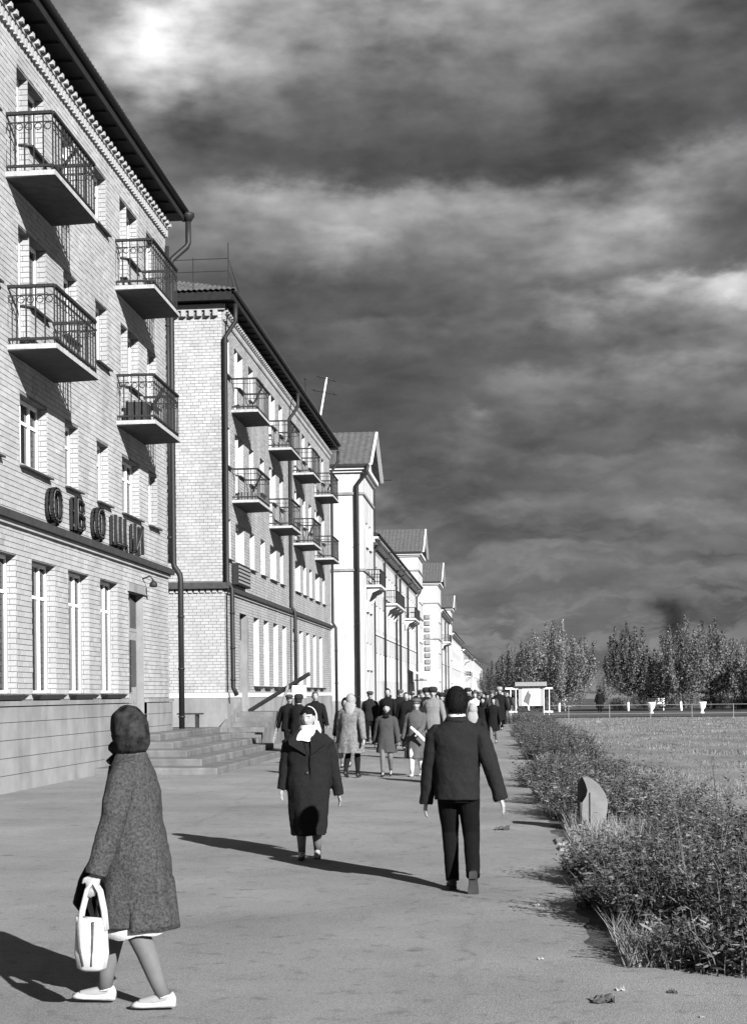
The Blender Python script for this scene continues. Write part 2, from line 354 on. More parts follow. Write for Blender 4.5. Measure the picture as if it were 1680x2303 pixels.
# ---------------------------------------------------------------- brick buildings
def free_spans(y0, y1, z, ops):
    cuts = sorted([(a, b) for a, b, za, zb in ops if za < z < zb]); out = []; p = y0
    for a, b in cuts:
        if a > p: out.append((p, a))
        p = max(p, b)
    if p < y1: out.append((p, y1))
    return out
def lay(y0, y1, z0, z1, ops, L=.26, C=.1):
    out = []; r = 0; z = z0
    while z + C <= z1 + 1e-6:
        off = (r % 2) * L / 2 + (r % 5 == 3) * .065
        for a, b in free_spans(y0, y1, z + C / 2, ops):
            e = y0 - off + math.floor((a - y0 + off) / L) * L
            while e < b:
                p, q = max(e + .006, a + .003), min(e + L - .006, b - .003)
                if q - p > .04: out.append((p, q, z + .006, z + C - .006, p == e + .006 and q == e + L - .006))
                e += L
        z += C; r += 1
    return out
def brick_boxes(name, rects, P, m, parent, pr=.011):
    # P(u, z, d) -> xyz
    k = len(rects); A = np.array([r[:4] for r in rects]); d = pr + RNG.uniform(-.004, .004, k)
    d = d[:, None]; u0, u1, z0, z1 = [A[:, i:i + 1] for i in range(4)]
    U = np.hstack([u0, u1, u1, u0, u0, u1, u1, u0]); Z = np.hstack([z0, z0, z1, z1] * 2); D = np.hstack([d, d, d, d, d * 0 - .004, d * 0 - .004, d * 0 - .004, d * 0 - .004])
    V = P(U.ravel(), Z.ravel(), D.ravel())
    q = np.array([(0, 1, 2, 3), (4, 5, 1, 0), (5, 6, 2, 1), (6, 7, 3, 2), (7, 4, 0, 3)])
    Q = (np.arange(k)[:, None, None] * 8 + q[None]).reshape(-1, 4)
    tone = np.repeat(RNG.normal(0, .2, k).clip(-.5, .45), 5)
    me = quads_mesh(name, V, Q, tone); return tag(meshobj(name, me, m, parent), kind='stuff')
def PX(X): return lambda u, z, d: np.stack([X + d, u, z], 1)
def PY(Y): return lambda u, z, d: np.stack([u, Y - d, z], 1)
def cells(y0, y1, z0, z1, ops):
    ys = sorted({y0, y1} | {v for o in ops for v in o[:2] if y0 < v < y1}); zs = sorted({z0, z1} | {v for o in ops for v in o[2:] if z0 < v < z1})
    for a, b in zip(ys, ys[1:]):
        run = None
        for c, d in zip(zs, zs[1:]):
            my, mz = (a + b) / 2, (c + d) / 2
            hit = any(o[0] < my < o[1] and o[2] < mz < o[3] for o in ops)
            if hit:
                if run: yield (a, b) + tuple(run); run = None
            else: run = [run[0], d] if run else [c, d]
        if run: yield (a, b) + tuple(run)
FR = {}
def frame_mesh(w, h, kind):
    key = (round(w, 2), round(h, 2), kind)
    if key in FR: return FR[key]
    g = MB(); a, b, t = -.25, -.18, .06
    g.box(a, b, 0, t, 0, h); g.box(a, b, w - t, w, 0, h); g.box(a, b, t, w - t, 0, t); g.box(a, b, t, w - t, h - t, h)
    if kind != 'plain':
        k = 2 if w > 1.3 else 1
        for i in range(1, k + 1):
            y = w * i / (k + 1); g.box(a - .012, b + .01, y - .035, y + .035, t, h - t)
        z = h * (.74 if kind == 'shop' else .68)
        if kind == 'door': z = h * .32
        e = [0] + [w * i / (k + 1) for i in range(1, k + 1)] + [w]
        for i in range(len(e) - 1): g.box(a + .005, b - .005, e[i] + (t if i == 0 else .035), e[i + 1] - (t if i == len(e) - 2 else .035), z - .03, z + .03)
    p = MB(); p.box(-.222, -.212, t * .6, w - t * .6, t * .6, h - t * .6)
    FR[key] = (g.mesh('window'), p.mesh('pane')); return FR[key]
SILL = {}
def window(parent, X, y, z, w, h, kind='two', fm='whitepaint', sill='thin', curtain=None):
    f, p = frame_mesh(w, h, kind)
    o = meshobj('window', f, fm, parent); o.location = (X, y, z)
    pn = meshobj('pane', p, 'glass', o, True)
    if sill:
        key = (round(w, 2), sill)
        if key not in SILL:
            g = MB()
            if sill == 'thin': g.add([(-.17, -.05, .0), (.11, -.05, -.05), (.11, w + .08, -.05), (-.17, w + .08, 0), (-.17, -.05, .02), (.11, -.05, -.015), (.11, w + .08, -.015), (-.17, w + .08, .02)], BOXF)
            else: g.add([(-.17, 0, -.11), (.13, .04, -.11), (.13, w, -.11), (-.17, w + .02, -.11), (-.17, -.1, .01), (.2, -.1, -.025), (.2, w + .08, -.025), (-.17, w + .08, .01)], BOXF)
            SILL[key] = g.mesh('sill')
        meshobj('sill', SILL[key], 'tin', o, True)
    if curtain:
        g = MB(); nn = 24; s0, s1 = curtain
        V = [(-.3 + .02 * math.sin(i * 1.9), w * (s0 + (s1 - s0) * i / nn), zz) for zz in (.06, h - .06) for i in range(nn + 1)]
        g.add(V, [(i, i + 1, nn + 2 + i, nn + 1 + i) for i in range(nn)]); g.build('curtain', 'curtain', o, True, True)
    return o
def pipe(parent, pts, r=.065, m='metal_dark', name='downpipe'):
    g = MB(); g.tube(pts, r, 10)
    o = g.build(name, m, parent, True)
    a, b = (Vector(pts[-2]), Vector(pts[-1])) if (Vector(pts[-1]) - Vector(pts[-2])).length > 1 else (Vector(pts[-3]), Vector(pts[-2]))
    for t in (.25, .6, .92): c = MB(); q = a.lerp(b, t); c.tube([q - Vector((0, 0, .03)), q + Vector((0, 0, .03))], r + .014, 10); c.build('collar', m, o, True)
    return o
def railing_pieces(parent_slab, X, y0, y1, z, proj, detailed):
    x1 = X + proj - .05; ya, yb = y0 + .05, y1 - .05; H = 1.02
    path = [(X, ya), (x1, ya), (x1, yb), (X, yb)]
    for (a, b) in zip(path, path[1:]):
        g = MB(); g.bar((a[0], a[1], z + H), (b[0], b[1], z + H), .075, .05); g.build('handrail', 'rail_dark', parent_slab)
        g = MB(); g.bar((a[0], a[1], z + .09), (b[0], b[1], z + .09), .035, .045); g.build('bottom_rail', 'rail_dark', parent_slab)
        g = MB(); g.bar((a[0], a[1], z + H - .16), (b[0], b[1], z + H - .16), .02, .02); g.build('middle_rail', 'rail_dark', parent_slab)
    pts = []
    for a, b in zip(path, path[1:]):
        L = math.hypot(b[0] - a[0], b[1] - a[1]); k = max(2, round(L / (.165 if detailed else .2)))
        pts += [(a[0] + (b[0] - a[0]) * i / k, a[1] + (b[1] - a[1]) * i / k, b, a) for i in range(k)]
    if detailed:
        global BAL
        for i, (x, y, b, a) in enumerate(pts):
            meshobj('baluster', BAL, 'rail_dark', parent_slab).location = (x, y, z)
            if x > X + .05 or i < 5:
                dirv = Vector((b[0] - a[0], b[1] - a[1], 0)).normalized()
                o = meshobj('ring', RINGM, 'rail_dark', parent_slab); o.location = Vector((x, y, z + H - .235)) + dirv * .08
                o.rotation_euler = (R(90), 0, math.atan2(dirv.y, dirv.x))
    else:
        g = MB()
        for x, y, _, _ in pts: g.box(x - .01, x + .01, y - .01, y + .01, z + .0, z + H - .02)
        tag(g.build('baluster_row', 'rail_dark', parent_slab), kind='stuff')
g = MB(); g.box(-.011, .011, -.011, .011, 0, .99); BAL = g.mesh('baluster')
g = MB(); rr = [[((.06 + .009 * math.cos(b)) * math.cos(a), (.06 + .009 * math.cos(b)) * math.sin(a), .009 * math.sin(b)) for b in [2 * math.pi * j / 5 for j in range(5)]] for a in [2 * math.pi * i / 14 for i in range(15)]]; g.rings(rr, False); RINGM = g.mesh('ring', True)
def balcony(parent, X, y0, y1, z, proj=.9, detailed=True):
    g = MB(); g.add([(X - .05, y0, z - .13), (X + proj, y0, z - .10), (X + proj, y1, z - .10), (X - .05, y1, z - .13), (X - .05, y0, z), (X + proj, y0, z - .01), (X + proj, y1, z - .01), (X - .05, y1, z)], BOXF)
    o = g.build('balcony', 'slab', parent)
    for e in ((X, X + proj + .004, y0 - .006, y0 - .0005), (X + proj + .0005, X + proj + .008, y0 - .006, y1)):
        q = MB(); q.box(e[0], e[1], e[2], e[3], z - .098, z - .012); q.build('edge_face', 'slab_edge', o)  # pale strips painted as the sunlit slab fronts
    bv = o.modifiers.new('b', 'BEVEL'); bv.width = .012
    railing_pieces(o, X, y0, y1, z, proj, detailed)
    return o
def brick_house(name, label, X, Y0, Y1, dz, upper, ground_w, door, bm, mm, pick_from, reveal_brick, white_reveal, pl_top, dx_eave=.42, wall_back=12.):
    H = thing(name, label, 'building', (X, Y0, 0))
    ops = []; wins = []
    top = [(5.87, 7.17), (8.9, 10.2), (11.88, 13.08)]
    for (a, b, bal) in upper:
        for fl, (za, zb) in enumerate(top):
            za += dz; zb += dz
            if bal and fl > 0:
                fz = zb - 2.27; d = a + .62
                ops += [(a, d, fz, zb), (d, b, za, zb)]
                wins += [(a, fz, d - a, zb - fz, 'door', None, None), (d, za, b - d, zb - za, 'plain', 'thin', (0, .6))]
            else:
                ops.append((a, b, za, zb)); wins.append((a, za, b - a, zb - za, 'two', 'thin', (0, .35) if rnd.random() < .5 else None))
    for (a, b) in ground_w:
        ops.append((a, b, 1.73 + dz, 4.2 + dz)); wins.append((a, 1.73 + dz, b - a, 2.47, 'shop', 'block', (.0, .3)))
    da, db, dz0, dz1 = door; ops.append((da, db, dz0, dz1))
    g = MB()
    for a, b, c, d in cells(Y0, Y1, -.02, 14.095 + dz, ops): g.box(X - .4, X, a, b, c, d)
    g.box(X - wall_back, X - .401, Y0, Y0 + .4, -.02, 14.05 + dz); g.box(X - wall_back, X - .401, Y1 - .4, Y1, -.02, 14.05 + dz)
    g.build('wall', mm, H)
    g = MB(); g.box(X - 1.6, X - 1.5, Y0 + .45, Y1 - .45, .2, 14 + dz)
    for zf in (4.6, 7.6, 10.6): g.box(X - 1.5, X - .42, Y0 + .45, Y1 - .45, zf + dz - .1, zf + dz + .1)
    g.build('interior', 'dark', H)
    for (y, z, w, h, kind, sill, cur) in wins: window(H, X, y, z, w, h, kind, 'whitepaint', sill, cur)
    rects = lay(Y0, Y1, pl_top, 14.05 + dz, ops)
    full = [r for r in rects if r[4] and pick_from(r)]
    full.sort(key=lambda r: r[0] + .3 * abs(r[2] - 1.7)); sel = full[:300] if reveal_brick else []
    ss = set((r[0], r[2]) for r in sel); rest = [r for r in rects if (r[0], r[2]) not in ss]
    brick_boxes('brickwork', rest, PX(X), bm, H)
    if sel:
        g = MB(); g.box(-.004, .011, 0, sel[0][1] - sel[0][0], 0, .088); BR = g.mesh('brick')
        for r in sel:
            o = meshobj('brick', BR, bm, H); o.location = (X + rnd.uniform(-.003, .004), r[0], r[2])
    # reveals: the lit far jamb of each opening
    rv = []
    for a, b, za, zb in ops:
        if reveal_brick and (b - a) != (db - da):
            z = za; i = 0
            while z + .06 < zb:
                zt = min(z + .094, zb)
                parts_ = [(-.165, -.002)] if i % 2 else [(-.165, -.128), (-.118, -.002)]
                for d0, d1 in parts_: rv.append((X + d0, X + d1, z + .003, zt - .003, b))
                z += .1; i += 1
        else:
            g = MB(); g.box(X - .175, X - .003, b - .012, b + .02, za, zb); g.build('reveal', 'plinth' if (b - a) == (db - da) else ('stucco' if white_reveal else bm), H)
    if rv:
        V = []; Q = []; T = []
        g = MB()
        for x0, x1, z0, z1, yb in rv: g.box(x0, x1, yb - .011, yb + .01, z0, z1)
        tag(meshobj('reveal_brickwork', g.mesh('rv'), bm, H), kind='stuff')
    # belt course, cornice, eave
    g = MB(); g.add([(X, Y0 - .1, 4.80 + dz), (X + .15, Y0 - .1, 4.80 + dz), (X + .15, Y1 + .12, 4.80 + dz), (X, Y1 + .12, 4.80 + dz), (X, Y0 - .1, 5.0 + dz), (X + .17, Y0 - .1, 4.93 + dz), (X + .17, Y1 + .12, 4.93 + dz), (X, Y1 + .12, 5.0 + dz)], BOXF); g.build('belt_course', 'belt', H)
    g = MB(); g.box(X + .001, X + .07, Y0, Y1 + .04, 4.71 + dz, 4.79 + dz); g.build('belt_moulding', bm, H)
    g = MB(); y = Y0
    g.box(X + .002, X + .11, Y0, Y1, 13.73 + dz, 13.785 + dz); g.build('cornice_course', bm, H)
    g1 = MB(); g1.box(0, .09, 0, .1, 0, .17); D1 = g1.mesh('dentil'); g2 = MB(); g2.box(0, .19, 0, .10, 0, .08); D2 = g2.mesh('dentil')
    if reveal_brick:
        y = max(Y0, 22.5)
        while y < Y1 - .1: meshobj('dentil', D1, bm, H).location = (X + .001, y, 13.55 + dz); y += .175
        y = max(Y0, 22.5)
        while y < Y1 - .1: meshobj('dentil', D2, bm, H).location = (X + .001, y, 13.79 + dz); y += .29
    else:
        g = MB(); y = Y0
        while y < Y1 - .1: g.box(X + .001, X + .08, y, y + .1, 13.55 + dz, 13.72 + dz); y += .175
        y = Y0
        while y < Y1 - .1: g.box(X + .001, X + .18, y, y + .13, 13.79 + dz, 13.9 + dz); y += .29
        tag(g.build('dentil_course', bm, H), kind='stuff')
    return H
def eaves(H, X, Y0, Y1, dz, e=.42, over=.4, mid=-15.5, rise=2.6, hip=0.):
    ze = 14.1 + dz
    g = MB(); g.box(X - 13, X + e, Y0 - over, Y1 + over, ze, ze + .05)
    for y in np.arange(Y0, Y1, .8): g.box(X, X + e - .03, y, y + .07, ze - .05, ze - .002)
    g.build('soffit', 'roof_dark', H)
    g = MB(); g.box(X + e - .03, X + e + .03, Y0 - over, Y1 + over, ze - .03, ze + .26)
    g.box(X - 13, X + e - .035, Y0 - over - .03, Y0 - over + .03, ze - .03, ze + .26); g.build('fascia', 'roof_dark', H)
    g = MB(); g.tube([(X + e + .07, Y0 - over - .05, ze + .24), (X + e + .07, Y1 + over + .05, ze + .22)], .075, 10); g.build('gutter', 'metal_dark', H, True)
    xa, ya, yb = X + e + .12, Y0 - over - .12, Y1 + over + .1; z0 = ze + .30; zr = z0 + rise
    g = MB(); k = 0
    # corrugated sheets: street slope and, when hipped, the near end slope
    ny = int((yb - ya) / .09); 
    A = []; B = []
    for i in range(ny + 1):
        y = ya + (yb - ya) * i / ny; w = .022 * (1 if i % 2 else -1)
        t = 1.0 if not hip else min(1., max(0.0, (y - ya) / hip))
        A.append((xa, y, z0 + w)); B.append((xa + (mid - xa) * t, y, z0 + rise * t + w))
    v = A + B; g.add(v, [(i, i + 1, ny + 2 + i, ny + 1 + i) for i in range(ny)])
    if hip:
        nx = int((xa - mid) / .09); A = []; B = []
        for i in range(nx + 1):
            x = xa + (mid - xa) * i / nx; w = .022 * (1 if i % 2 else -1); t = i / nx
            A.append((x, ya, z0 + w)); B.append((x, ya + hip * t, z0 + rise * t + w))
        g.add(A + B, [(i, nx + 1 + i, nx + 2 + i, i + 1) for i in range(nx)])
    o = g.build('roof', 'roof_sheet', H); s = o.modifiers.new('s', 'SOLIDIFY'); s.thickness = .02
    return o
# --- the near shop building
UP1 = [(18.05, 19.6, True), (20.7, 21.6, False), (22.95, 23.9, False), (25.0, 26.55, True), (27.65, 28.55, False), (29.87, 30.77, False), (31.87, 33.43, True), (34.3, 35.22, False)]
GW1 = [(y, y + 1.41) for y in (18.9, 21.12, 23.34, 25.57, 27.79, 30.02)]
B1 = brick_house('brick_house', 'near pale brick shop and flats building with the letter sign', -8.7, 17.5, 36.25, 0., UP1, GW1, (32.32, 33.7, .775, 4.1), 'brick', 'mortar',
                 lambda r: r[0] > 24.0 and r[2] < 6.6, True, False, 1.62)
eaves(B1, -8.7, 17.5, 36.25, 0.)
for k, (za, zb) in enumerate([(-.02, .30), (.312, .60), (.612, .91), (.922, 1.22), (1.232, 1.50)]):
    MB().box(-8.70, -8.62, 17.5, 32.3, za, zb).build('plinth_band', 'plinth', B1); MB().box(-8.70, -8.62, 33.72, 36.3, za, zb).build('plinth_band', 'plinth', B1)
MB().box(-8.70, -8.59, 17.5, 32.29, 1.515, 1.60).build('plinth_ledge', 'plinth', B1); MB().box(-8.70, -8.59, 33.73, 36.32, 1.515, 1.60).build('plinth_ledge', 'plinth', B1)
MB().box(-8.698, -8.635, 17.5, 32.3, 0, 1.5).build('plinth_joint', 'mortar', B1); MB().box(-8.698, -8.635, 33.72, 36.3, 0, 1.5).build('plinth_joint', 'mortar', B1)
for y0 in (24.38, 31.45):
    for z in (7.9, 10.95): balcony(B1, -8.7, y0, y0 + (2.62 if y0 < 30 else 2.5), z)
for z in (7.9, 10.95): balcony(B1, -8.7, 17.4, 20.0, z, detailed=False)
pipe(B1, [(-8.16, 36.62, 14.05), (-8.16, 36.62, 13.5), (-8.2, 36.6, 13.4), (-8.56, 36.42, 13.02), (-8.58, 36.4, 12.9), (-8.58, 36.4, 5.12), (-8.56, 36.4, 5.02), (-8.42, 36.4, 4.82), (-8.4, 36.4, 4.7), (-8.4, 36.4, .8)], .075)
pp = pipe(B1, [(-8.62, 36.18, 13.3), (-8.62, 36.18, 5.1)], .05)
g = MB(); g.lathe([(.05, 14.02), (.17, 14.2), (.17, 14.27), (.14, 14.27), (.05, 14.1)], 14, (-8.16, 36.62)); g.build('funnel', 'metal_dark', pp, True)
# shop door
g = MB(); g.box(-8.93, -8.87, 32.36, 33.66, .78, 3.2); d = g.build('door', 'door', B1)
g = MB(); 
for ya in (32.46, 33.06): MB().box(-8.872, -8.85, ya, ya + .5, 1.9, 3.0).build('pane', 'glass', d)
g = MB()
for ya in (32.46, 33.06): MB().box(-8.872, -8.855, ya, ya + .5, .95, 1.75).build('panel', 'door', d)
g = MB(); g.box(-8.87, -8.82, 32.98, 33.0, 1.75, 2.0); g.build('handle', 'rail_dark', d)
g = MB(); g.box(-8.93, -8.88, 32.36, 33.66, 3.28, 4.06); tr = g.build('transom_window', 'glass', B1)
g = MB(); g.box(-8.94, -8.86, 32.32, 33.7, 3.2, 3.28); g.box(-8.94, -8.86, 32.99, 33.05, 3.28, 4.06); g.build('transom_bar', 'door', tr)
g = MB(); g.box(-8.72, -8.64, 32.2, 33.85, 4.1, 4.3); g.build('lintel', 'plinth', B1)
g = MB(); g.tube([(-8.7, 33.6, 4.48), (-8.5, 33.6, 4.55), (-8.42, 33.6, 4.45)], .02, 6); g.lathe([(.02, 4.45), (.09, 4.38), (.1, 4.3), (.06, 4.28)], 10, (-8.42, 33.6)); g.build('wall_lamp', 'rail_dark', B1, True)

# --- shop letters
def letter(strokes, w, h, t=.095):
    g = MB(); f = MB()
    for pts in strokes:
        for a, b in zip(pts, pts[1:]):
            A = Vector((.0, a[0] * w, a[1] * h)); Bv = Vector((.0, b[0] * w, b[1] * h)); d = (Bv - A).normalized() * t * .45
            g.bar(A - d + Vector((.03, 0, 0)), Bv + d + Vector((.03, 0, 0)), t, .06, (1, 0, 0)); g.bar(A - d * .8 + Vector((-.06, 0, 0)), Bv + d * .8 + Vector((-.06, 0, 0)), t * .8, .05, (1, 0, 0))
            f.tube([A + Vector((.068, 0, 0)), Bv + Vector((.068, 0, 0))], .012, 6)
    return g, f
def oval(n=18): return [(.5 + .5 * math.copysign(abs(math.cos(a)) ** .7, math.cos(a)), .5 + .5 * math.copysign(abs(math.sin(a)) ** .8, math.sin(a))) for a in [2 * math.pi * i / n for i in range(n + 1)]]
LET = [('O', [oval()], 26.33, .54), ('V', [[(0, 0), (0, 1), (.6, 1), (.9, .88), (.9, .65), (.6, .53), (0, .53)], [(.6, .53), (1, .4), (1, .12), (.65, 0), (0, 0)]], 27.86, .5), ('O', [oval()], 29.3, .54),
       ('S', [[(0, 1), (0, 0), (1.0, 0), (1.12, 0), (1.12, -.14)], [(.5, 0), (.5, 1)], [(1, 0), (1, 1)]], 30.74, .78), ('I', [[(0, 1), (0, 0), (1, 1), (1, 0)]], 32.4, .66)]
SG = thing('shop_sign', 'dark three-dimensional Cyrillic letters on the belt of the near brick building', 'sign', (-8.6, 26.3, 5.0))
for nm, stx, y, w in LET:
    a, b = letter(stx, w, .58)
    o = a.build('letter', 'sign', SG, loc=(0, 0, 0)); o.location = (-8.57, y, 5.05)
    t = b.build('tube', 'neon', o, True, True)
    for q in (.3, .7): g = MB(); g.box(-.04, .03, w * q, w * q + .05, -.09, -.045); g.build('foot', 'sign', o, False, True)

# --- the second brick building
UP2 = [(45.55, 46.35, False), (47.2, 48.78, True), (49.85, 50.8, False), (52.1, 53.05, False), (54.15, 55.7, True), (56.6, 57.5, False), (60.7, 62.3, True), (63.15, 64.1, False), (65.15, 66.1, False), (67.2, 68.75, True), (69.85, 70.8, False)]
GW2 = [(y, y + 1.15) for y in (50.44, 52.6, 54.8, 57.0, 59.9, 61.75, 63.95, 66.2, 68.45)]
DZ = .25
B2 = brick_house('brick_house', 'second brick building with eight stacked balconies and a bare end wall', -9.0, 45.3, 73.1, DZ, UP2, GW2, (47.75, 49.1, 1.08, 4.45), 'brick2', 'mortar2', lambda r: True, False, True, 1.75, wall_back=10.)
# near end wall of grey brick
rects = lay(-15.0, -9.012, 1.75, 14.1, [(-16, -8.99, 5.02, 5.35)])
vis = sorted([r for r in rects if r[4] and r[0] > -11.6 and 2 < r[2] < 6.5], key=lambda r: -r[0])[:300]
ss = set((r[0], r[2]) for r in vis); brick_boxes('end_wall_brickwork', [r for r in rects if (r[0], r[2]) not in ss], PY(45.3), 'brick3', B2)
g = MB(); g.box(0, .248, -.011, .004, 0, .088); BR2 = g.mesh('brick')
for r in vis: meshobj('brick', BR2, 'brick3', B2).location = (r[0], 45.3 + rnd.uniform(-.004, .003), r[2])
g = MB(); g.box(-15, -8.83, 45.12, 45.298, 5.1, 5.3); g.build('belt_course', 'belt', B2)
g = MB(); x = -15.
while x < -9.05: g.box(x, x + .13, 45.23, 45.297, 4.98, 5.09); x += .2
tag(g.build('dentil_course', 'brick3', B2), kind='stuff')
g = MB(); g.box(-15, -8.93, 45.24, 45.298, 1.58, 1.74); g.box(-8.999, -8.93, 45.3, 47.7, 1.58, 1.74); g.box(-8.999, -8.93, 49.15, 73.1, 1.58, 1.74); g.build('plinth_ledge', 'whiteband', B2)
g = MB(); g.box(-15, -8.95, 45.25, 45.298, -.02, 1.57); g.box(-8.999, -8.95, 45.3, 47.74, -.02, 1.57); g.box(-8.999, -8.95, 49.11, 73.1, -.02, 1.57); g.build('plinth', 'plinth', B2)
eaves(B2, -9.0, 45.3, 73.1, DZ, hip=6.2, rise=2.7)
g = MB(); x = -15.
while x < -9.1: g.box(x, x + .14, 45.14, 45.296, 13.9, 14.1); x += .26
g.box(-15, -8.9, 45.2, 45.297, 14.1, 14.28); tag(g.build('dentil_course', 'brick3', B2), kind='stuff')
for y0 in (46.6, 54.0, 60.25, 67.1):
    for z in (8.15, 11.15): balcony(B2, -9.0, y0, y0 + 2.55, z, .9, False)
for yy in (45.2, 58.95, 73.25):
    pipe(B2, [(-8.55, yy, 14.25), (-8.55, yy, 13.7), (-8.9, yy, 13.2), (-8.91, yy, 5.35), (-8.75, yy, 5.1), (-8.74, yy, 1.9 if yy < 50 else .3)] + ([(-8.62, yy, 1.65)] if yy < 50 else []), .075)
g = MB(); g.box(-9.24, -9.18, 48.35, 49.08, 1.1, 3.55); d = g.build('door', 'door', B2)
g = MB(); g.box(-9.19, -8.98, 49.08, 49.3, 1.25, 4.4); g.build('door_jamb', 'plinth', B2)
g = MB(); g.box(-9.22, -9.19, 47.8, 49.05, 3.62, 4.4); g.build('transom_window', 'glass', B2)
SB = thing('shop_sign', 'dark slatted sign box on the belt of the second brick building', 'sign', (-8.9, 47, 5.3))
g = MB(); g.box(-8.95, -8.75, 46.35, 48.55, 5.32, 6.02); g.build('panel', 'metal_dark', SB)
for k in range(5):
    g = MB(); g.box(-8.749, -8.73, 46.4, 48.5, 5.38 + .125 * k, 5.45 + .125 * k); g.build('slat', 'fence', SB)
# roof rail and aerials on the second building
RR = thing('roof_railing', 'thin metal safety railing on the roof of the second brick building', 'railing', (-9.4, 44.9, 14.7))
posts = [(-8.75, 45.1), (-9.9, 45.1), (-11.0, 45.1), (-12.2, 45.1)]
for x, y in posts: g = MB(); g.tube([(x, y, 14.6), (x, y, 15.75 if (x, y) != (-8.75, 45.1) else 16.2)], .016, 6); g.build('post', 'rail_dark', RR)
for z in (15.3, 15.7):
    g = MB(); g.tube([(-13, 45.1, z), (-8.75, 45.1, z), (-8.66, 46.5, z - .75)], .013, 6); g.build('rail', 'rail_dark', RR)
AN = thing('antenna', 'pale leaning television aerial mast on the second brick roof', 'antenna', (-8.8, 68, 14.6))
g = MB(); g.tube([(-8.86, 68, 14.6), (-8.45, 68, 16.9)], .045, 8); g.build('mast', 'whitepaint', AN)
for z, w in ((16.2, 1.2), (16.85, .9)):
    x = -8.86 + (z - 14.6) * .178; g = MB(); g.tube([(x - w / 2, 67.9, z + .12), (x + w / 2, 68.1, z - .12)], .035, 6); g.build('crossbar', 'rail_dark', AN)
    for k in (-.4, 0, .4): g = MB(); g.tube([(x + k * w, 67.6, z - .24 * k), (x + k * w, 68.4, z - .24 * k)], .012, 5); g.build('element', 'rail_dark', AN)
AN2 = thing('antenna', 'short dark aerial post on the second brick roof', 'antenna', (-9.3, 66, 14.6))
g = MB(); g.tube([(-9.2, 66, 14.6), (-9.2, 66, 16.4)], .03, 6); g.build('mast', 'rail_dark', AN2)
g = MB(); g.ball((-9.2, 66, 16.42), .06); g.build('tip', 'rail_dark', AN2)
# propped beam by the stair, white board, bench
PB = thing('propped_beam', 'dark timber beam propped up by a pale pole beside the stair', 'beam', (-7.7, 48.3, 0))
g = MB(); g.bar((-8.85, 48.6, 1.1), (-6.6, 47.6, 2.36), .1, .12); g.build('beam', 'wood_dark', PB)
g = MB(); g.tube([(-7.73, 46.6, .0), (-7.36, 48.0, 2.1)], [.06, .05], 8); g.build('pole', 'wood', PB)
WB = thing('notice_board', 'white notice board on a post behind the men by the stair', 'board', (-6.2, 42.4, 0))
g = MB(); g.box(-6.4, -5.98, 42.38, 42.42, 1.56, 1.93); g.build('panel', 'poster', WB)
g = MB(); g.box(-6.22, -6.16, 42.425, 42.48, 0, 1.9); g.build('post', 'wood', WB)
BE = thing('bench', 'small dark bench on the terrace beside the downpipe', 'bench', (-8.7, 38.5, .77))
g = MB(); g.box(-8.98, -8.3, 38.3, 38.62, 1.14, 1.18); g.build('seat', 'wood_dark', BE)
for x in (-8.88, -8.45):
    g = MB(); g.box(x - .035, x + .035, 38.34, 38.58, .772, 1.139); g.build('leg', 'wood_dark', BE)
# things kept on balconies
def bal_thing(nm, label, cat, parts):
    c = parts[0][1].V; lo = np.array(c).min(0); t = thing(nm, label, cat, tuple(lo), group=None)
    for pn, mbx, mm_ in parts: mbx.build(pn, mm_, t)
a = MB().box(-8.55, -8.1, 31.7, 32.2, 7.91, 8.35); b = MB().box(-8.56, -8.09, 31.69, 32.21, 8.352, 8.39); bal_thing('storage_box', 'dark storage box on the lower far balcony of the near building', 'box', [('case', a, 'wood_dark'), ('lid', b, 'wood')])
a = MB().bar((-8.5, 32.7, 7.91), (-8.05, 33.3, 9.0), .12, .04); bal_thing('plank', 'plank leaning on the lower far balcony rail of the near building', 'plank', [('board', a, 'wood_dark')])
a = MB().bar((-8.45, 25.6, 10.96), (-7.95, 26.2, 12.0), .1, .04); bal_thing('plank', 'plank leaning on the upper near balcony rail of the near building', 'plank', [('board', a, 'wood_dark')])
for y, z, lb in ((47.2, 8.16, 'lower first'), (47.4, 11.16, 'upper first'), (54.8, 11.16, 'upper second'), (60.9, 8.16, 'lower third'), (67.9, 11.16, 'upper fourth')):
    a = MB().box(-8.85, -8.35, y, y + .5, z, z + .32); b = MB().bar((-8.7, y + .6, z), (-8.25, y + 1.0, z + 1.1), .08, .04)
    bal_thing('crate', f'crate with a stick on the {lb} balcony of the second building', 'crate', [('box', a, 'wood'), ('stick', b, 'wood_dark')])

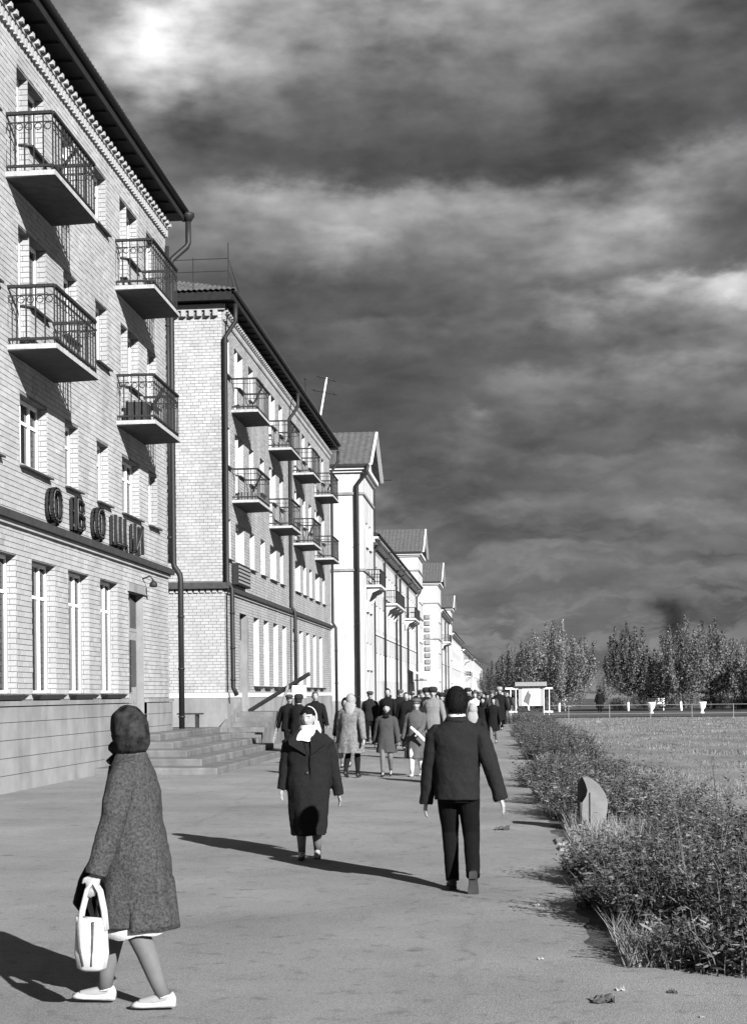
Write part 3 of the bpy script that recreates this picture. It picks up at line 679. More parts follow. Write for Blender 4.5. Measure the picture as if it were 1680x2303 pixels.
# ---------------------------------------------------------------- white stuccoed row
def stucco_face(H, X, y0, y1, z0, ztop, floors, pitch, w=1.25, side=.0, simple=False):
    ops = []; k = max(1, int((y1 - y0 - .8) / pitch)); s = (y1 - y0 - k * pitch) / 2 + (pitch - w) / 2
    for za, zb in floors:
        for i in range(k): ops.append((y0 + s + i * pitch, y0 + s + i * pitch + w, za, zb))
    g = MB()
    for a, b, c, d in cells(y0, y1, z0, ztop, ops): g.box(X - .35, X, a, b, c, d)
    g.build('wall', 'stucco', H)
    for a, b, c, d in ops:
        window(H, X, a, c, b - a, d - c, 'two', 'whitepaint', None if simple else 'thin')
    return ops
def gable_roof(H, X, xb, y0, y1, z, rise, over=.55):
    ym = (y0 + y1) / 2; x1 = X + over; ya, yb = y0 - over, y1 + over
    for (p, q) in ((ya, ym), (yb, ym)):
        g = MB(); n = int((x1 - xb) / .2); A = []; B = []
        for i in range(n + 1):
            x = xb + (x1 - xb) * i / n; w = .016 * (1 if i % 2 else -1)
            A.append((x, p, z + w)); B.append((x, q, z + rise + w))
        f = [(i, i + 1, n + 2 + i, n + 1 + i) for i in range(n)]
        g.add(A + B, f if p < q else [tuple(reversed(t)) for t in f]); o = g.build('roof', 'roof_sheet', H); s = o.modifiers.new('s', 'SOLIDIFY'); s.thickness = .06
    g = MB(); g.add([(X, y0, z), (X, y1, z), (X, ym, z + rise * .86), (X - .3, y0, z), (X - .3, y1, z), (X - .3, ym, z + rise * .86)], [(0, 1, 2), (5, 4, 3), (0, 3, 4, 1), (1, 4, 5, 2), (2, 5, 3, 0)]); g.build('gable', 'stucco', H)
    for p in (ya, yb):
        g = MB(); g.bar((x1 + .03, p, z - .06), (x1 + .03, ym, z + rise - .06), .08, .22, (1, 0, 0)); g.build('rake_board', 'whitepaint', H)
    MB().box(xb, x1 - .05, ya + .02, ya + .1, z - .16, z + .0).build('gutter', 'metal_dark', H); MB().box(xb, x1 - .05, yb - .1, yb - .02, z - .16, z).build('gutter', 'metal_dark', H)
def cornice(H, X, xb, y0, y1, z, p=.35, h=.42):
    g = MB(); g.box(xb, X + p, y0 - p, y1 + p, z, z + h * .62); g.box(xb, X + p * .5, y0 - p * .5, y1 + p * .5, z - h * .38, z - .002); g.build('cornice', 'whiteband', H)
def console_balcony(H, X, y0, y1, z, proj=1.0):
    g = MB(); g.box(X - .05, X + proj, y0, y1, z - .14, z); o = g.build('balcony', 'whiteband', H)
    for y in np.linspace(y0 + .2, y1 - .45, max(2, int((y1 - y0) / 2.0))):
        g = MB(); prof = [(X, z - .142), (X + proj - .1, z - .142), (X + proj - .15, z - .3), (X + .35, z - .5), (X + .15, z - 1.0), (X, z - 1.05)]
        v = [(a, y, b) for a, b in prof] + [(a, y + .25, b) for a, b in prof]; n = len(prof)
        g.add(v, [tuple(range(n)), tuple(reversed(range(n, 2 * n)))] + [(i, n + i, n + (i + 1) % n, (i + 1) % n) for i in range(n)]); g.build('console', 'stucco', o)
    x1 = X + proj - .06; pth = [(X, y0 + .05), (x1, y0 + .05), (x1, y1 - .05), (X, y1 - .05)]
    for a, b in zip(pth, pth[1:]):
        g = MB(); g.bar((*a, z + 1.0), (*b, z + 1.0), .08, .06); g.build('handrail', 'rail_dark', o)
        g = MB(); L = math.hypot(b[0] - a[0], b[1] - a[1]); k = int(L / .16)
        for i in range(k + 1):
            x, y = a[0] + (b[0] - a[0]) * i / k, a[1] + (b[1] - a[1]) * i / k; g.box(x - .02, x + .02, y - .02, y + .02, z + .001, z + .98)
        g.bar((*a, z + .5), (*b, z + .5), .03, .05); tag(g.build('baluster_row', 'rail_dark', o), kind='stuff')
def bay(H, X, y0, y1, ztop, rise, depth=11., floors=((11.2, 12.85), (7.0, 8.6) , (3.2, 5.0)), belts=(14.37, 9.49), w=1.1, pitch=2.2):
    stucco_face(H, X, y0, y1, -.02, ztop, floors, pitch, w)
    MB().box(X - depth, X - .352, y0, y0 + .4, -.02, ztop).build('end_wall', 'stucco', H); MB().box(X - depth, X - .352, y1 - .4, y1, -.02, ztop).build('end_wall', 'stucco', H)
    for zb in belts:
        g = MB(); g.box(X - depth, X + .1, y0 - .1, y0 - .002, zb, zb + .16); g.box(X + .002, X + .1, y0, y1 + .1, zb, zb + .16); g.build('belt_course', 'plinth', H)
    g = MB(); g.box(X - depth, X + .06, y0 - .06, y0 - .002, -.02, 1.2); g.box(X + .002, X + .06, y0, y1, -.02, 1.2); g.build('plinth', 'plinth', H)
    cornice(H, X, X - depth, y0, y1, ztop - .15)
    gable_roof(H, X, X - depth, y0, y1, ztop + .18, rise)
def wing(H, X, y0, y1, ztop, floors, rise=2.2, depth=11., pitch=2.9, over=.6):
    stucco_face(H, X, y0, y1, -.02, ztop, floors, pitch, 1.2, simple=True)
    g = MB(); g.box(X - .3, X + over, y0, y1, ztop, ztop + .12); g.box(X - .3, X + over * .55, y0, y1, ztop - .25, ztop - .002); g.build('cornice', 'whiteband', H)
    y = y0 + .3; g = MB()
    while y < y1 - .3: g.box(X + .002, X + over - .08, y, y + .25, ztop - .42, ztop - .252); y += 1.2
    tag(g.build('bracket_row', 'belt', H), kind='stuff')
    g = MB(); g.tube([(X + over + .05, y0, ztop + .2), (X + over + .05, y1, ztop + .2)], .1, 8); g.build('gutter', 'metal_dark', H, True)
    g = MB(); g.add([(X + over + .1, y0, ztop + .3), (X + over + .1, y1, ztop + .3), (X - depth / 2, y1, ztop + .3 + rise), (X - depth / 2, y0, ztop + .3 + rise), (X + over + .1, y0, ztop + .12), (X + over + .1, y1, ztop + .12), (X - depth / 2, y1, ztop + .12), (X - depth / 2, y0, ztop + .12)], [(0, 1, 2, 3), (7, 6, 5, 4), (0, 4, 5, 1), (1, 5, 6, 2), (2, 6, 7, 3), (3, 7, 4, 0)]); g.build('roof', 'roof_dark', H)
    g = MB(); g.box(X + .002, X + .08, y0, y1, 5.85, 6.0); g.build('belt_course', 'whiteband', H)
    g = MB(); g.box(X + .002, X + .05, y0, y1, -.02, 1.1); g.build('plinth', 'plinth', H)
WF = ((9.0, 10.8), (6.3, 8.0), (2.6, 4.6))
C1 = thing('stucco_house', 'long white stuccoed building with gabled bays right after the second brick building', 'building', (-9, 90.4, 0))
bay(C1, -9.0, 90.4, 97.6, 16.1, 2.75)
console_balcony(C1, -9.0, 92.4, 96.2, 8.75, .95)
wing(C1, -9.25, 97.6, 148.0, 12.35, WF)
for y0, y1 in ((109.5, 118.5), (131.5, 139.5)): console_balcony(C1, -9.25, y0, y1, 8.6, .95)
bay(C1, -9.0, 148.0, 155.6, 16.2, 2.8)
pipe(C1, [(-8.6, 89.9, 16.2), (-8.7, 89.95, 15.7), (-9.32, 90.2, 15.0), (-9.34, 90.2, 14.8), (-9.34, 90.2, .3)], .12)
for yy in (98.8, 107.6, 119.0, 123.4, 133.0, 146.5): pipe(C1, [(-8.65, yy, 12.5), (-8.7, yy, 12.1), (-9.08, yy, 11.5), (-9.1, yy, .3)], .09)
for y in (113.2, 116.5, 126.):
    g = MB(); g.box(-12.4, -11.4, y, y + .7, 13.0, 15.4); c = g.build('chimney', 'whiteband', C1)
    g = MB(); g.box(-12.45, -11.35, y - .05, y + .75, 15.402, 15.5); g.build('cap', 'concrete', c)
AW = thing('awning', 'white shop awning hung on the long white building', 'awning', (-9.2, 135, 3.2))
g = MB(); g.add([(-9.24, 134.5, 3.95), (-9.24, 142.5, 3.95), (-7.4, 142.5, 2.95), (-7.4, 134.5, 2.95)], [(0, 1, 2, 3)]); o = g.build('cloth', 'white_cloth', AW); s = o.modifiers.new('s', 'SOLIDIFY'); s.thickness = .03
g = MB(); g.box(-7.42, -7.38, 134.5, 142.5, 2.6, 2.92); g.build('valance', 'curtain', AW)
for y in (134.6, 142.4): g = MB(); g.tube([(-9.22, y, 2.9), (-7.42, y, 2.9)], .03, 6); g.build('arm', 'rail_dark', AW)
for y, lb in ((100.5, 'first'), (112.0, 'second')):
    A3 = thing('antenna', f'{lb} thin aerial on the roof of the long white building', 'antenna', (-10.5, y, 13.4))
    zt = 17.6 if y < 105 else 18.6
    g = MB(); g.tube([(-10.2, y, 13.3), (-10.2, y, zt)], .04, 6); g.build('mast', 'rail_dark', A3)
    if y > 105: g = MB(); g.tube([(-11.6, y, zt - .1), (-8.8, y, zt - .1)], .045, 6); g.build('crossbar', 'rail_dark', A3)
D1_ = thing('stucco_house', 'farther white building with a tall gable and a column of dark blocks', 'building', (-9, 190.6, 0))
bay(D1_, -9.0, 190.6, 199.6, 16.4, 2.9, belts=(13.6, 8.8))
for k in range(9):
    g = MB(); g.box(-10.75, -10.05, 190.4, 190.59, 4.7 + k * .86, 5.25 + k * .86); g.build('block', 'plinth', D1_)
pipe(D1_, [(-11, 190.3, 15.8), (-11.3, 190.4, 15.2), (-11.3, 190.4, .3)], .12)
wing(D1_, -9.2, 199.6, 232.5, 13.2, WF)
bay(D1_, -9.0, 232.5, 240.5, 15.4, 2.2, belts=(13.0,))
for y0, y1 in ((205, 213),): console_balcony(D1_, -9.2, y0, y1, 9.0, 1.2)
for yy in (201, 215, 226): pipe(D1_, [(-8.6, yy, 13), (-9.05, yy, 12.3), (-9.06, yy, .3)], .1)
wing(D1_, -9.2, 240.5, 296, 11.6, WF)
E1 = thing('stucco_house', 'far white building with small dark balconies toward the end of the street', 'building', (-9, 298, 0))
wing(E1, -9.0, 298, 388, 10.6, ((6.3, 8.0), (2.6, 4.6)), pitch=4.5)
g = MB(); g.box(-20, -9.36, 298, 298.4, -.02, 10.6); g.build('end_wall', 'stucco', E1)
for y, z in ((306, 8.6), (312, 5.2), (325, 5.2)): console_balcony(E1, -9.0, y, y + 6, z, 1.2)
F1 = thing('stucco_house', 'last white building closing the far end of the row', 'building', (-9, 392, 0))
wing(F1, -8.8, 392, 530, 10.8, ((6.3, 8.0), (2.6, 4.6)), pitch=6.)
g = MB(); g.box(-20, -9.16, 392, 392.4, -.02, 10.8); g.build('end_wall', 'stucco', F1)

# ---------------------------------------------------------------- people
def ik(a, b, l1, l2, bend):
    d = b - a; L = min(d.length, (l1 + l2) * .998); n = d.normalized(); x = (l1 * l1 - l2 * l2 + L * L) / (2 * L); hh = math.sqrt(max(l1 * l1 - x * x, 0))
    bp = (bend - n * bend.dot(n)); bp.normalize(); return a + n * x + bp * hh
def head_point(d, h, s=1.0):
    x, y, z = d; a, b, c = .0455 * h * s, .058 * h * s, .0685 * h * s
    jaw = 1 - .30 * max(0, -z) ** 1.6; X = a * x * jaw; Y = b * y * (1 - .12 * max(0, -z) ** 2 if y < 0 else 1 - .25 * max(0, -z)); Z = c * z
    if y < 0 and s == 1.0:
        Y -= math.exp(-(x / .17) ** 2 - ((z + .14) / .2) ** 2) * .016 * h
        Y += math.exp(-((abs(x) - .4) / .17) ** 2 - ((z - .08) / .11) ** 2) * .006 * h
        Y -= math.exp(-(x / .35) ** 2 - ((z + .88) / .16) ** 2) * .010 * h + math.exp(-(x / .26) ** 2 - ((z + .52) / .08) ** 2) * .004 * h
    return Vector((X, Y, Z))
def head_mesh(g, M4, h, s=1.0, n=28, m=20, keep=None, power=1.0):
    dirs = []; ok = []
    for i in range(m + 1):
        ph = math.pi * (i + .01) / (m + .02)
        for j in range(n):
            t = 2 * math.pi * j / n; d = (math.sin(ph) * math.cos(t), math.sin(ph) * math.sin(t), math.cos(ph)); dirs.append(d); ok.append(keep is None or keep(*d))
    V = [M4 @ head_point(d, h, s) for d in dirs]; F = []
    for i in range(m):
        for j in range(n):
            q = (i * n + j, (i + 1) * n + j, (i + 1) * n + (j + 1) % n, i * n + (j + 1) % n)
            if all(ok[k] for k in q): F.append(q)
    g.add(V, F); return g
def remesh(o, vox, smooth=3, disp=0., dscale=.12):
    r = o.modifiers.new('r', 'REMESH'); r.mode = 'VOXEL'; r.voxel_size = vox; r.use_smooth_shade = True
    if smooth: s = o.modifiers.new('s', 'SMOOTH'); s.factor = .5; s.iterations = smooth
    if disp:
        if 'folds' not in bpy.data.textures: tx = bpy.data.textures.new('folds', 'CLOUDS'); tx.noise_scale = dscale; tx.noise_depth = 2
        d = o.modifiers.new('d', 'DISPLACE'); d.texture = bpy.data.textures['folds']; d.strength = disp; d.mid_level = .5; d.texture_coords = 'LOCAL'
    return o
def hand(g, wrist, d, up, h, side, curl=.5):
    # palm + four fingers + thumb; d: along the hand, up: back-of-hand normal
    d = d.normalized(); lat = d.cross(up).normalized(); up = lat.cross(d)
    s = h / 1.7; pl = .085 * s
    g.tube([wrist - d * .02 * s, wrist + d * .03 * s, wrist + d * pl], [.026 * s, .036 * s, .038 * s], 10, .45, lat)
    for k, (o, L) in enumerate(((-.027, .068), (-.009, .077), (.009, .072), (.027, .056))):
        b = wrist + d * pl * .93 + lat * (o * s * side)
        p1 = b + (d * math.cos(curl * .5) - up * math.sin(curl * .5)) * L * .5 * s; p2 = p1 + (d * math.cos(curl * 1.2) - up * math.sin(curl * 1.2)) * L * .3 * s; p3 = p2 + (d * math.cos(curl * 1.8) - up * math.sin(curl * 1.8)) * L * .25 * s
        g.tube([b - d * .01, p1, p2, p3], [.0095 * s, .009 * s, .0085 * s, .007 * s], 7)
    b = wrist + d * .03 * s - lat * .03 * s * side; t1 = b + (d * .75 - lat * .6 * side).normalized() * .035 * s; t2 = t1 + (d * .95 - lat * .1 * side - up * .25).normalized() * .03 * s
    g.tube([b + lat * .012 * side * s, t1, t2], [.012 * s, .011 * s, .008 * s], 7)
def shoe(name, ank, toe, up, h, m, parent, heel=.0, strap=False, sole=None):
    s = h / 1.7; d = toe.normalized(); lat = d.cross(up).normalized(); n = lat.cross(d)
    g = MB(); rr = []
    for t, w, lo, hi in ((-.065, .022, -.055, .0), (-.05, .034, -.062, .03), (-.01, .037, -.062, .035 if not strap else -.005), (.05, .038, -.062, .005 if not strap else -.02), (.11, .046, -.062, -.012 if not strap else -.025), (.155, .042, -.062, -.022), (.188, .022, -.06, -.034)):
        c = ank + d * t * s; ring = []
        for j in range(12):
            a = 2 * math.pi * j / 12; y = (lo + hi) / 2 + (hi - lo) / 2 * math.sin(a) ; ring.append(c + lat * (w * math.cos(a) * s * (1.08 if math.sin(a) < -.3 else 1)) + n * (y * s))
        rr.append(ring)
    g.rings(rr); o = g.build(name, m, parent, True, True)
    if sole:
        q = MB(); rr = []
        for t, w in ((-.068, .022), (-.05, .034), (.0, .034), (.04, .033), (.11, .046), (.16, .042), (.192, .02)):
            c = ank + d * t * s - n * .066 * s; rr.append([c - lat * w * s, c + lat * w * s, c + lat * w * s + n * .012 * s, c - lat * w * s + n * .012 * s])
        q.rings(rr); q.build('sole', sole, o, False, True)
        q = MB(); rr = []
        for t in (-.066, -.012): c = ank + d * t * s - n * .085 * s; rr.append([c - lat * .032 * s, c + lat * .032 * s, c + lat * .032 * s + n * .02 * s, c - lat * .032 * s + n * .02 * s])
        q.rings(rr); q.build('heel', sole, o, False, True)
    if strap:
        q = MB(); q.tube([ank + d * (-.05) * s + lat * (.036 * math.cos(a)) * s + d * (.05 * (1 + math.sin(a)) * .9) * s + n * (.005 - .01 * math.sin(a)) * s for a in np.linspace(-math.pi / 2, 1.5 * math.pi, 15)], .006 * s, 6); q.build('strap', m, o, True, True)
    return o
Vc = lambda *a: Vector(a)
def person(label, loc, face, h, feet=None, hands=None, coat=None, hem=.30, hemw=.15, hemd=.12, shw=.118, trousers=None, legs='stocking', shoes='shoe', head=('hair', 'hair_dark'), lean=.0,
           turn=0., tail=True, vox=.014, group=None, lod=1, foot=None, bulk=1.0, swing=.12, stride=.11, strap=False, sole=None, hem_tilt=0., skin='skin', waist=1.0, headtilt=0., foldamp=.05):
    T = thing('person', label, 'person', loc, face, group); L = lambda x, y, z: Vc(x * h, y * h, z * h)
    if feet is None: feet = ((-.052, -stride, .046), (.052, stride * .9, .075))
    if hands is None: hands = ((-.165 * bulk, swing, .475), (.165 * bulk, -swing, .48))
    g = MB(); leg = []; shy = -lean
    up = Vc(0, -1, 0)
    for i, sx in enumerate((-1, 1)):
        hip = L(sx * .05, 0, .52); an = L(*feet[i]); kn = ik(hip, an, .25 * h, .245 * h, Vc(0, -1, .15)); leg.append((hip, kn, an))
        m1 = hip.lerp(kn, .5); c1 = kn.lerp(an, .35) + Vc(0, .008 * h, 0)
        g.tube([hip + Vc(0, 0, .03 * h), m1, kn, c1, kn.lerp(an, .75), an], [r_ * h * (.66 if trousers else 1) for r_ in (.044, .038, .033, .0345, .025, .021)], 12)
    sh = [L(sx * .1 * bulk ** .5, shy * .8, .81) for sx in (-1, 1)]; arm = []
    g.loft([(.46 * h, 0, 0, .08 * h, .06 * h), (.53 * h, 0, 0, .092 * h, .066 * h), (.62 * h, 0, shy * .3 * h, .076 * h, .056 * h), (.74 * h, 0, shy * .7 * h, .095 * h, .062 * h), (.81 * h, 0, shy * .9 * h, .09 * h, .05 * h), (.845 * h, 0, shy * h, .04 * h, .038 * h)], 20)
    for i, sx in enumerate((-1, 1)):
        S = L(sx * .105 * bulk ** .5, shy * .85, .805); W = L(*hands[i]); E_ = ik(S, W, .178 * h, .155 * h, Vc(sx * .25, 1, .1)); arm.append((S, E_, W))
        g.tube([S, S.lerp(E_, .5), E_, E_.lerp(W, .5), W], [.018 * h, .024 * h, .022 * h, .021 * h, .016 * h], 10)
        hand(g, W, (W - E_), Vc(sx, .2, 0) if abs((W - E_).normalized().x) < .8 else Vc(0, 0, 1), h, sx * -1, .45)
    hc = L(0, shy - .012, .932); HM = Matrix.Translation(hc) @ Matrix.Rotation(turn, 4, 'Z') @ Matrix.Rotation(headtilt, 4, 'X')
    g.tube([L(0, shy, .83), L(0, shy - .002, .885)], [.036 * h, .033 * h], 12)
    head_mesh(g, HM, h)
    for sx in (-1, 1): g.ball(HM @ Vc(sx * .046 * h, .006 * h, -.004 * h), (.006 * h, .012 * h, .019 * h), 8, 6)
    for (hip, kn, an), ft in zip(leg, foot or ((Vc(0, -1, -.04), Vc(0, 0, 1)), (Vc(0, -1, -.35), Vc(0, 0, 1)))):
        d = ft[0].normalized(); g.tube([an - d * .02 * h, an + d * .03 * h - Vc(0, 0, .012 * h), an + d * .085 * h - ft[1].normalized() * .022 * h], [.02 * h, .021 * h, .015 * h], 10)
    b = g.build('body', skin if legs == 'skin' or trousers else skin, T, True, True); remesh(b, vox, 1)
    if legs not in ('skin',) and not trousers:
        g = MB()
        for hip, kn, an in leg: g.tube([kn.lerp(hip, .3), kn, kn.lerp(an, .3) + Vc(0, .009 * h, 0), kn.lerp(an, .75), an], [.044 * h, .036 * h, .0375 * h, .0275 * h, .0235 * h], 12)
        g.build('stockings', legs, T, True, True)
    if trousers:
        g = MB(); g.loft([(.44 * h, 0, .005 * h, .085 * h, .066 * h), (.50 * h, 0, .005 * h, .102 * h, .078 * h), (.58 * h, 0, 0, .096 * h, .07 * h), (.63 * h, 0, 0, .085 * h, .062 * h)], 20)
        for hip, kn, an in leg: g.tube([hip + Vc(0, 0, .02 * h), hip.lerp(kn, .5), kn, kn.lerp(an, .5) + Vc(0, .006 * h, 0), an + (an - kn).normalized() * .004 * h], [.062 * h, .053 * h, .042 * h, .038 * h, .034 * h], 14)
        remesh(g.build('trousers', trousers, T, True, True), vox, 2, .012)
    if coat:
        g = MB(); k = bulk; sk = 0.0; ph = rnd.uniform(0, 6)
        lev = [(hem, hemw, hemd), (.5, .118 * k + (hemw - .118) * .35 * (hem < .45), .092 * k + (hemd - .092) * .3 * (hem < .45)), (.62, .104 * k * waist, .078 * k * waist), (.72, .114 * k, .082 * k), (.785, shw * k ** .5, .07 * k ** .5), (.82, .098 * k ** .5, .058), (.85, .052, .05), (.868, .045, .046)]
        if hem > .44: lev = [(hem, hemw, hemd)] + lev[2:]
        rr = [(z * h, 0, (shy * max(0, (z - .5) / .35) - hem_tilt * max(0, .5 - z)) * h, rx * h, ry * h) for z, rx, ry in lev]
        fine = []
        for a_, b_ in zip(rr, rr[1:]):
            for q in range(3): t = q / 3; fine.append(tuple(a_[i] + (b_[i] - a_[i]) * t for i in range(5)))
        fine.append(rr[-1])
        fold = lambda z, t: foldamp * max(0, (.55 * h - z) / (.3 * h)) * (math.sin(5 * t + ph) * .7 + math.sin(9 * t + 2 * ph) * .5)
        g.loft(fine, 48, 2.3, fold)
        for S, E_, W in arm:
            Wc = W + (W - E_).normalized() * .012 * h
            g.tube([S + Vc(-S.x * .5, 0, -.004 * h), S + Vc(-S.x * .1, 0, -.012 * h), S + (E_ - S) * .2, S.lerp(E_, .55), E_, E_.lerp(Wc, .5), Wc], [.034 * h, .042 * h, .047 * h, .045 * h * k ** .3, .042 * h * k ** .3, .039 * h, .036 * h], 14)
        remesh(g.build('jacket' if hem > .44 else 'coat', coat, T, True, True), vox * .9, 3,   .024 if vox < .01 else (.02 if lod else 0))
    hk, hm = head
    g = MB()
    if hk == 'hair':
        head_mesh(g, HM @ Matrix.Translation((0, .004 * h, .004 * h)), h, 1.12, keep=lambda x, y, z: (z > .52 - .25 * y) if y < -.15 else (z > -.62 + .3 * (abs(x) > .6)))
    elif hk == 'longhair':
        head_mesh(g, HM @ Matrix.Translation((0, .006 * h, .004 * h)), h, 1.22, keep=lambda x, y, z: (z > .5) if (y < -.25 and abs(x) < .75) else z > -.85)
    elif hk == 'scarf':
        head_mesh(g, HM @ Matrix.Translation((0, .005 * h, -.002 * h)), h, 1.17, keep=lambda x, y, z: y > -.16 + .45 * z)
        g.tube([HM @ Vc(-.035 * h, -.025 * h, -.06 * h), HM @ Vc(0, -.05 * h, -.082 * h), HM @ Vc(.035 * h, -.025 * h, -.06 * h)], [.016 * h, .02 * h, .016 * h], 8)
        g.tube([HM @ Vc(0, -.05 * h, -.08 * h), HM @ Vc(-.02 * h, -.075 * h, -.11 * h)], [.014 * h, .02 * h], 6, .4); g.tube([HM @ Vc(0, -.05 * h, -.08 * h), HM @ Vc(.024 * h, -.07 * h, -.115 * h)], [.014 * h, .02 * h], 6, .4)
        if tail: g.tube([HM @ Vc(0, .05 * h, -.03 * h), HM @ Vc(0, .062 * h, -.09 * h), HM @ Vc(0, .08 * h, -.14 * h), HM @ Vc(0, .085 * h, -.2 * h)], [.05 * h, .062 * h, .045 * h, .008 * h], 12, .3, (1, 0, 0))
    elif hk == 'cap':
        head_mesh(g, HM, h, 1.07, keep=lambda x, y, z: z > .1 if y < 0 else z > -.1)
        rr = [[HM @ Vc(.062 * h * r * math.cos(a), (-.008 + .078 * r * math.sin(a)) * h, z * h) for a in [2 * math.pi * i / 20 for i in range(20)]] for r, z in ((.72, .03), (1.0, .045), (1.02, .056), (.8, .07), (.3, .077))]
        g.rings(rr); g.add([HM @ Vc(.05 * h * math.cos(a), (-.045 - r * .05 * abs(math.sin(a))) * h, (.032 - .012 * r) * h) for r in (0, 1) for a in np.linspace(math.pi, 2 * math.pi, 9)], [(i, i + 1, 10 + i, 9 + i) for i in range(8)])
    elif hk == 'fur':
        head_mesh(g, HM, h, 1.05, keep=lambda x, y, z: y > -.1 and z > -.6)
        g.rings([[HM @ Vc(.062 * h * r * math.cos(a), (.002 + .07 * r * math.sin(a)) * h, z * h) for a in [2 * math.pi * i / 20 for i in range(20)]] for r, z in ((.85, .018), (1.08, .03), (1.15, .055), (1.05, .085), (.6, .098))])
    elif hk == 'beret':
        head_mesh(g, HM, h, 1.1, keep=lambda x, y, z: z > .05 if y < -.2 else z > -.55)
        g.rings([[HM @ Vc(.06 * h * r * math.cos(a), (.006 + .068 * r * math.sin(a)) * h, z * h) for a in [2 * math.pi * i / 20 for i in range(20)]] for r, z in ((.8, .04), (1.12, .05), (1.1, .066), (.6, .082))])
    if hk == 'scarf':
        q = MB(); head_mesh(q, HM, h, 1.07, keep=lambda x, y, z: z > .5 - .25 * abs(x)); o = q.build('hair', 'hair_dark' if hm != 'white_cloth' else 'hair_dark', T, True, True); s = o.modifiers.new('s', 'SOLIDIFY'); s.thickness = .006 * h; s.offset = 1
    o = g.build({'hair': 'hair', 'longhair': 'hair', 'scarf': 'headscarf', 'cap': 'cap', 'fur': 'fur_hat', 'beret': 'beret'}[hk], hm, T, True, True)
    s = o.modifiers.new('s', 'SOLIDIFY'); s.thickness = .007 * h; s.offset = 1
    if lod:
        g = MB()
        for sx in (-1, 1):
            g.ball(HM @ Vc(sx * .0185 * h, -.0475 * h, .006 * h), (.0065 * h, .004 * h, .0034 * h), 8, 5)
            g.tube([HM @ Vc(sx * .009 * h, -.0535 * h, .0165 * h), HM @ Vc(sx * .019 * h, -.0525 * h, .019 * h), HM @ Vc(sx * .03 * h, -.045 * h, .0155 * h)], .0022 * h, 5)
        g.tube([HM @ Vc(-.0135 * h, -.049 * h, -.036 * h), HM @ Vc(0, -.0545 * h, -.0345 * h), HM @ Vc(.0135 * h, -.049 * h, -.036 * h)], [.002 * h, .0034 * h, .002 * h], 6)
        g.build('face_features', 'feature', T, True, True)
    for i, ((hip, kn, an), ft) in enumerate(zip(leg, foot or ((Vc(0, -1, -.04), Vc(0, 0, 1)), (Vc(0, -1, -.35), Vc(0, -.35, 1))))):
        shoe('shoe', an, ft[0], ft[1], h, shoes, T, strap=strap, sole=sole)
    return T, dict(arm=arm, leg=leg, HM=HM, L=L, h=h)

# 1. woman in tweed, walking left in the foreground
h = 1.60
T, J = person('woman in a grey tweed coat and dark headscarf walking left with a white bag', (-1.99, 7.5, .004), R(-90), h, feet=((-.05, -.125, .046), (.05, .105, .046)),
              hands=((-.12, -.10, .50), (.185, -.08, .478)), coat='tweed', hem=.28, hemw=.122, hemd=.138, legs='stocking', shoes='leather_white', head=('scarf', 'scarf_dark'), vox=.0075, tail=False, strap=True, turn=R(-45), lean=.012, headtilt=R(-4),
              foot=((Vc(0, -1, .05), Vc(0, .05, 1)), (Vc(0, -1, -.02), Vc(0, 0, 1))), waist=1.1, foldamp=.08, bulk=1.1, shw=.125)
HM = J['HM']
g = MB(); base = J['L'](0, -.024, .932).z
g.loft([(z_ - base, 0, y_, a_, b_) for z_, y_, a_, b_ in ((1.335, -.005, .05, .055), (1.36, .008, .066, .075), (1.39, .026, .084, .096), (1.43, .034, .095, .11), (1.48, .03, .1, .116), (1.53, .022, .097, .111), (1.57, .014, .086, .097), (1.6, .009, .064, .074), (1.617, .006, .038, .046), (1.624, .004, .014, .018))], 32, 2.2, lambda z, t: .02 * math.sin(7 * t + 20 * z) + .015 * math.sin(3 * t - 40 * z))
g.V = [tuple(HM @ Vector(v)) for v in g.V]
o = g.build('scarf_fullness', 'scarf_dark', T, True, True); remesh(o, .009, 2, .03)
g = MB(); g.loft([(1.315, 0, -.015, .085, .085), (1.345, 0, -.012, .088, .088), (1.365, 0, -.012, .078, .08)], 28, 2, lambda z, t: .03 * math.sin(3 * t)); remesh(g.build('coat_collar', 'tweed', T, True, True), .009, 2)
g = MB(); g.tube([(.02, -.125, 1.3), (.03, -.15, 1.1), (.03, -.17, .9), (.03, -.19, .7), (.02, -.2, .48)], [.012, .018, .02, .02, .014], 8); g.build('coat_front_edge', 'black_cloth', T, True, True)
# slip edge, front coat panel blown forward, its shade coloured in as black
g = MB(); rr = []
for z, k in ((.398, 1.04), (.475, 1.0)): rr.append([(.17 * k * math.cos(a), .2 * k * math.sin(a) + .01, z + .025 * math.sin(a) + .008 * math.sin(7 * a)) for a in [2 * math.pi * i / 40 for i in range(40)]])
g.rings(rr, False); o = g.build('slip_hem', 'white_cloth', T, True, True); s = o.modifiers.new('s', 'SOLIDIFY'); s.thickness = .006
g = MB(); rr = []
for z, y, w, t in ((1.05, -.12, .07, .02), (.85, -.17, .12, .035), (.70, -.25, .15, .05), (.57, -.28, .15, .05), (.47, -.22, .12, .04), (.43, -.15, .07, .02)): rr.append([(w * math.cos(a) + .0, y + t * math.sin(a), z) for a in [2 * math.pi * i / 20 for i in range(20)]])
g.rings(rr); remesh(g.build('coat_flap', 'black_cloth', T, True, True), .012, 3, .02)
g = MB(); A_ = np.linspace(R(5), R(115), 18); Z_ = np.linspace(0, 1, 8); V_ = []
for zf in Z_:
    for a in A_:
        tp = .46 + (.16 + .16 * math.sin((a - R(5)) / R(110) * math.pi)) * zf; kz = 1 - .16 * (tp - .45) / .35
        V_.append((.205 * kz * math.cos(a) * (1 + .02 * math.sin(9 * a)), .235 * kz * math.sin(a) * (1 + .02 * math.sin(9 * a)), tp - .03))
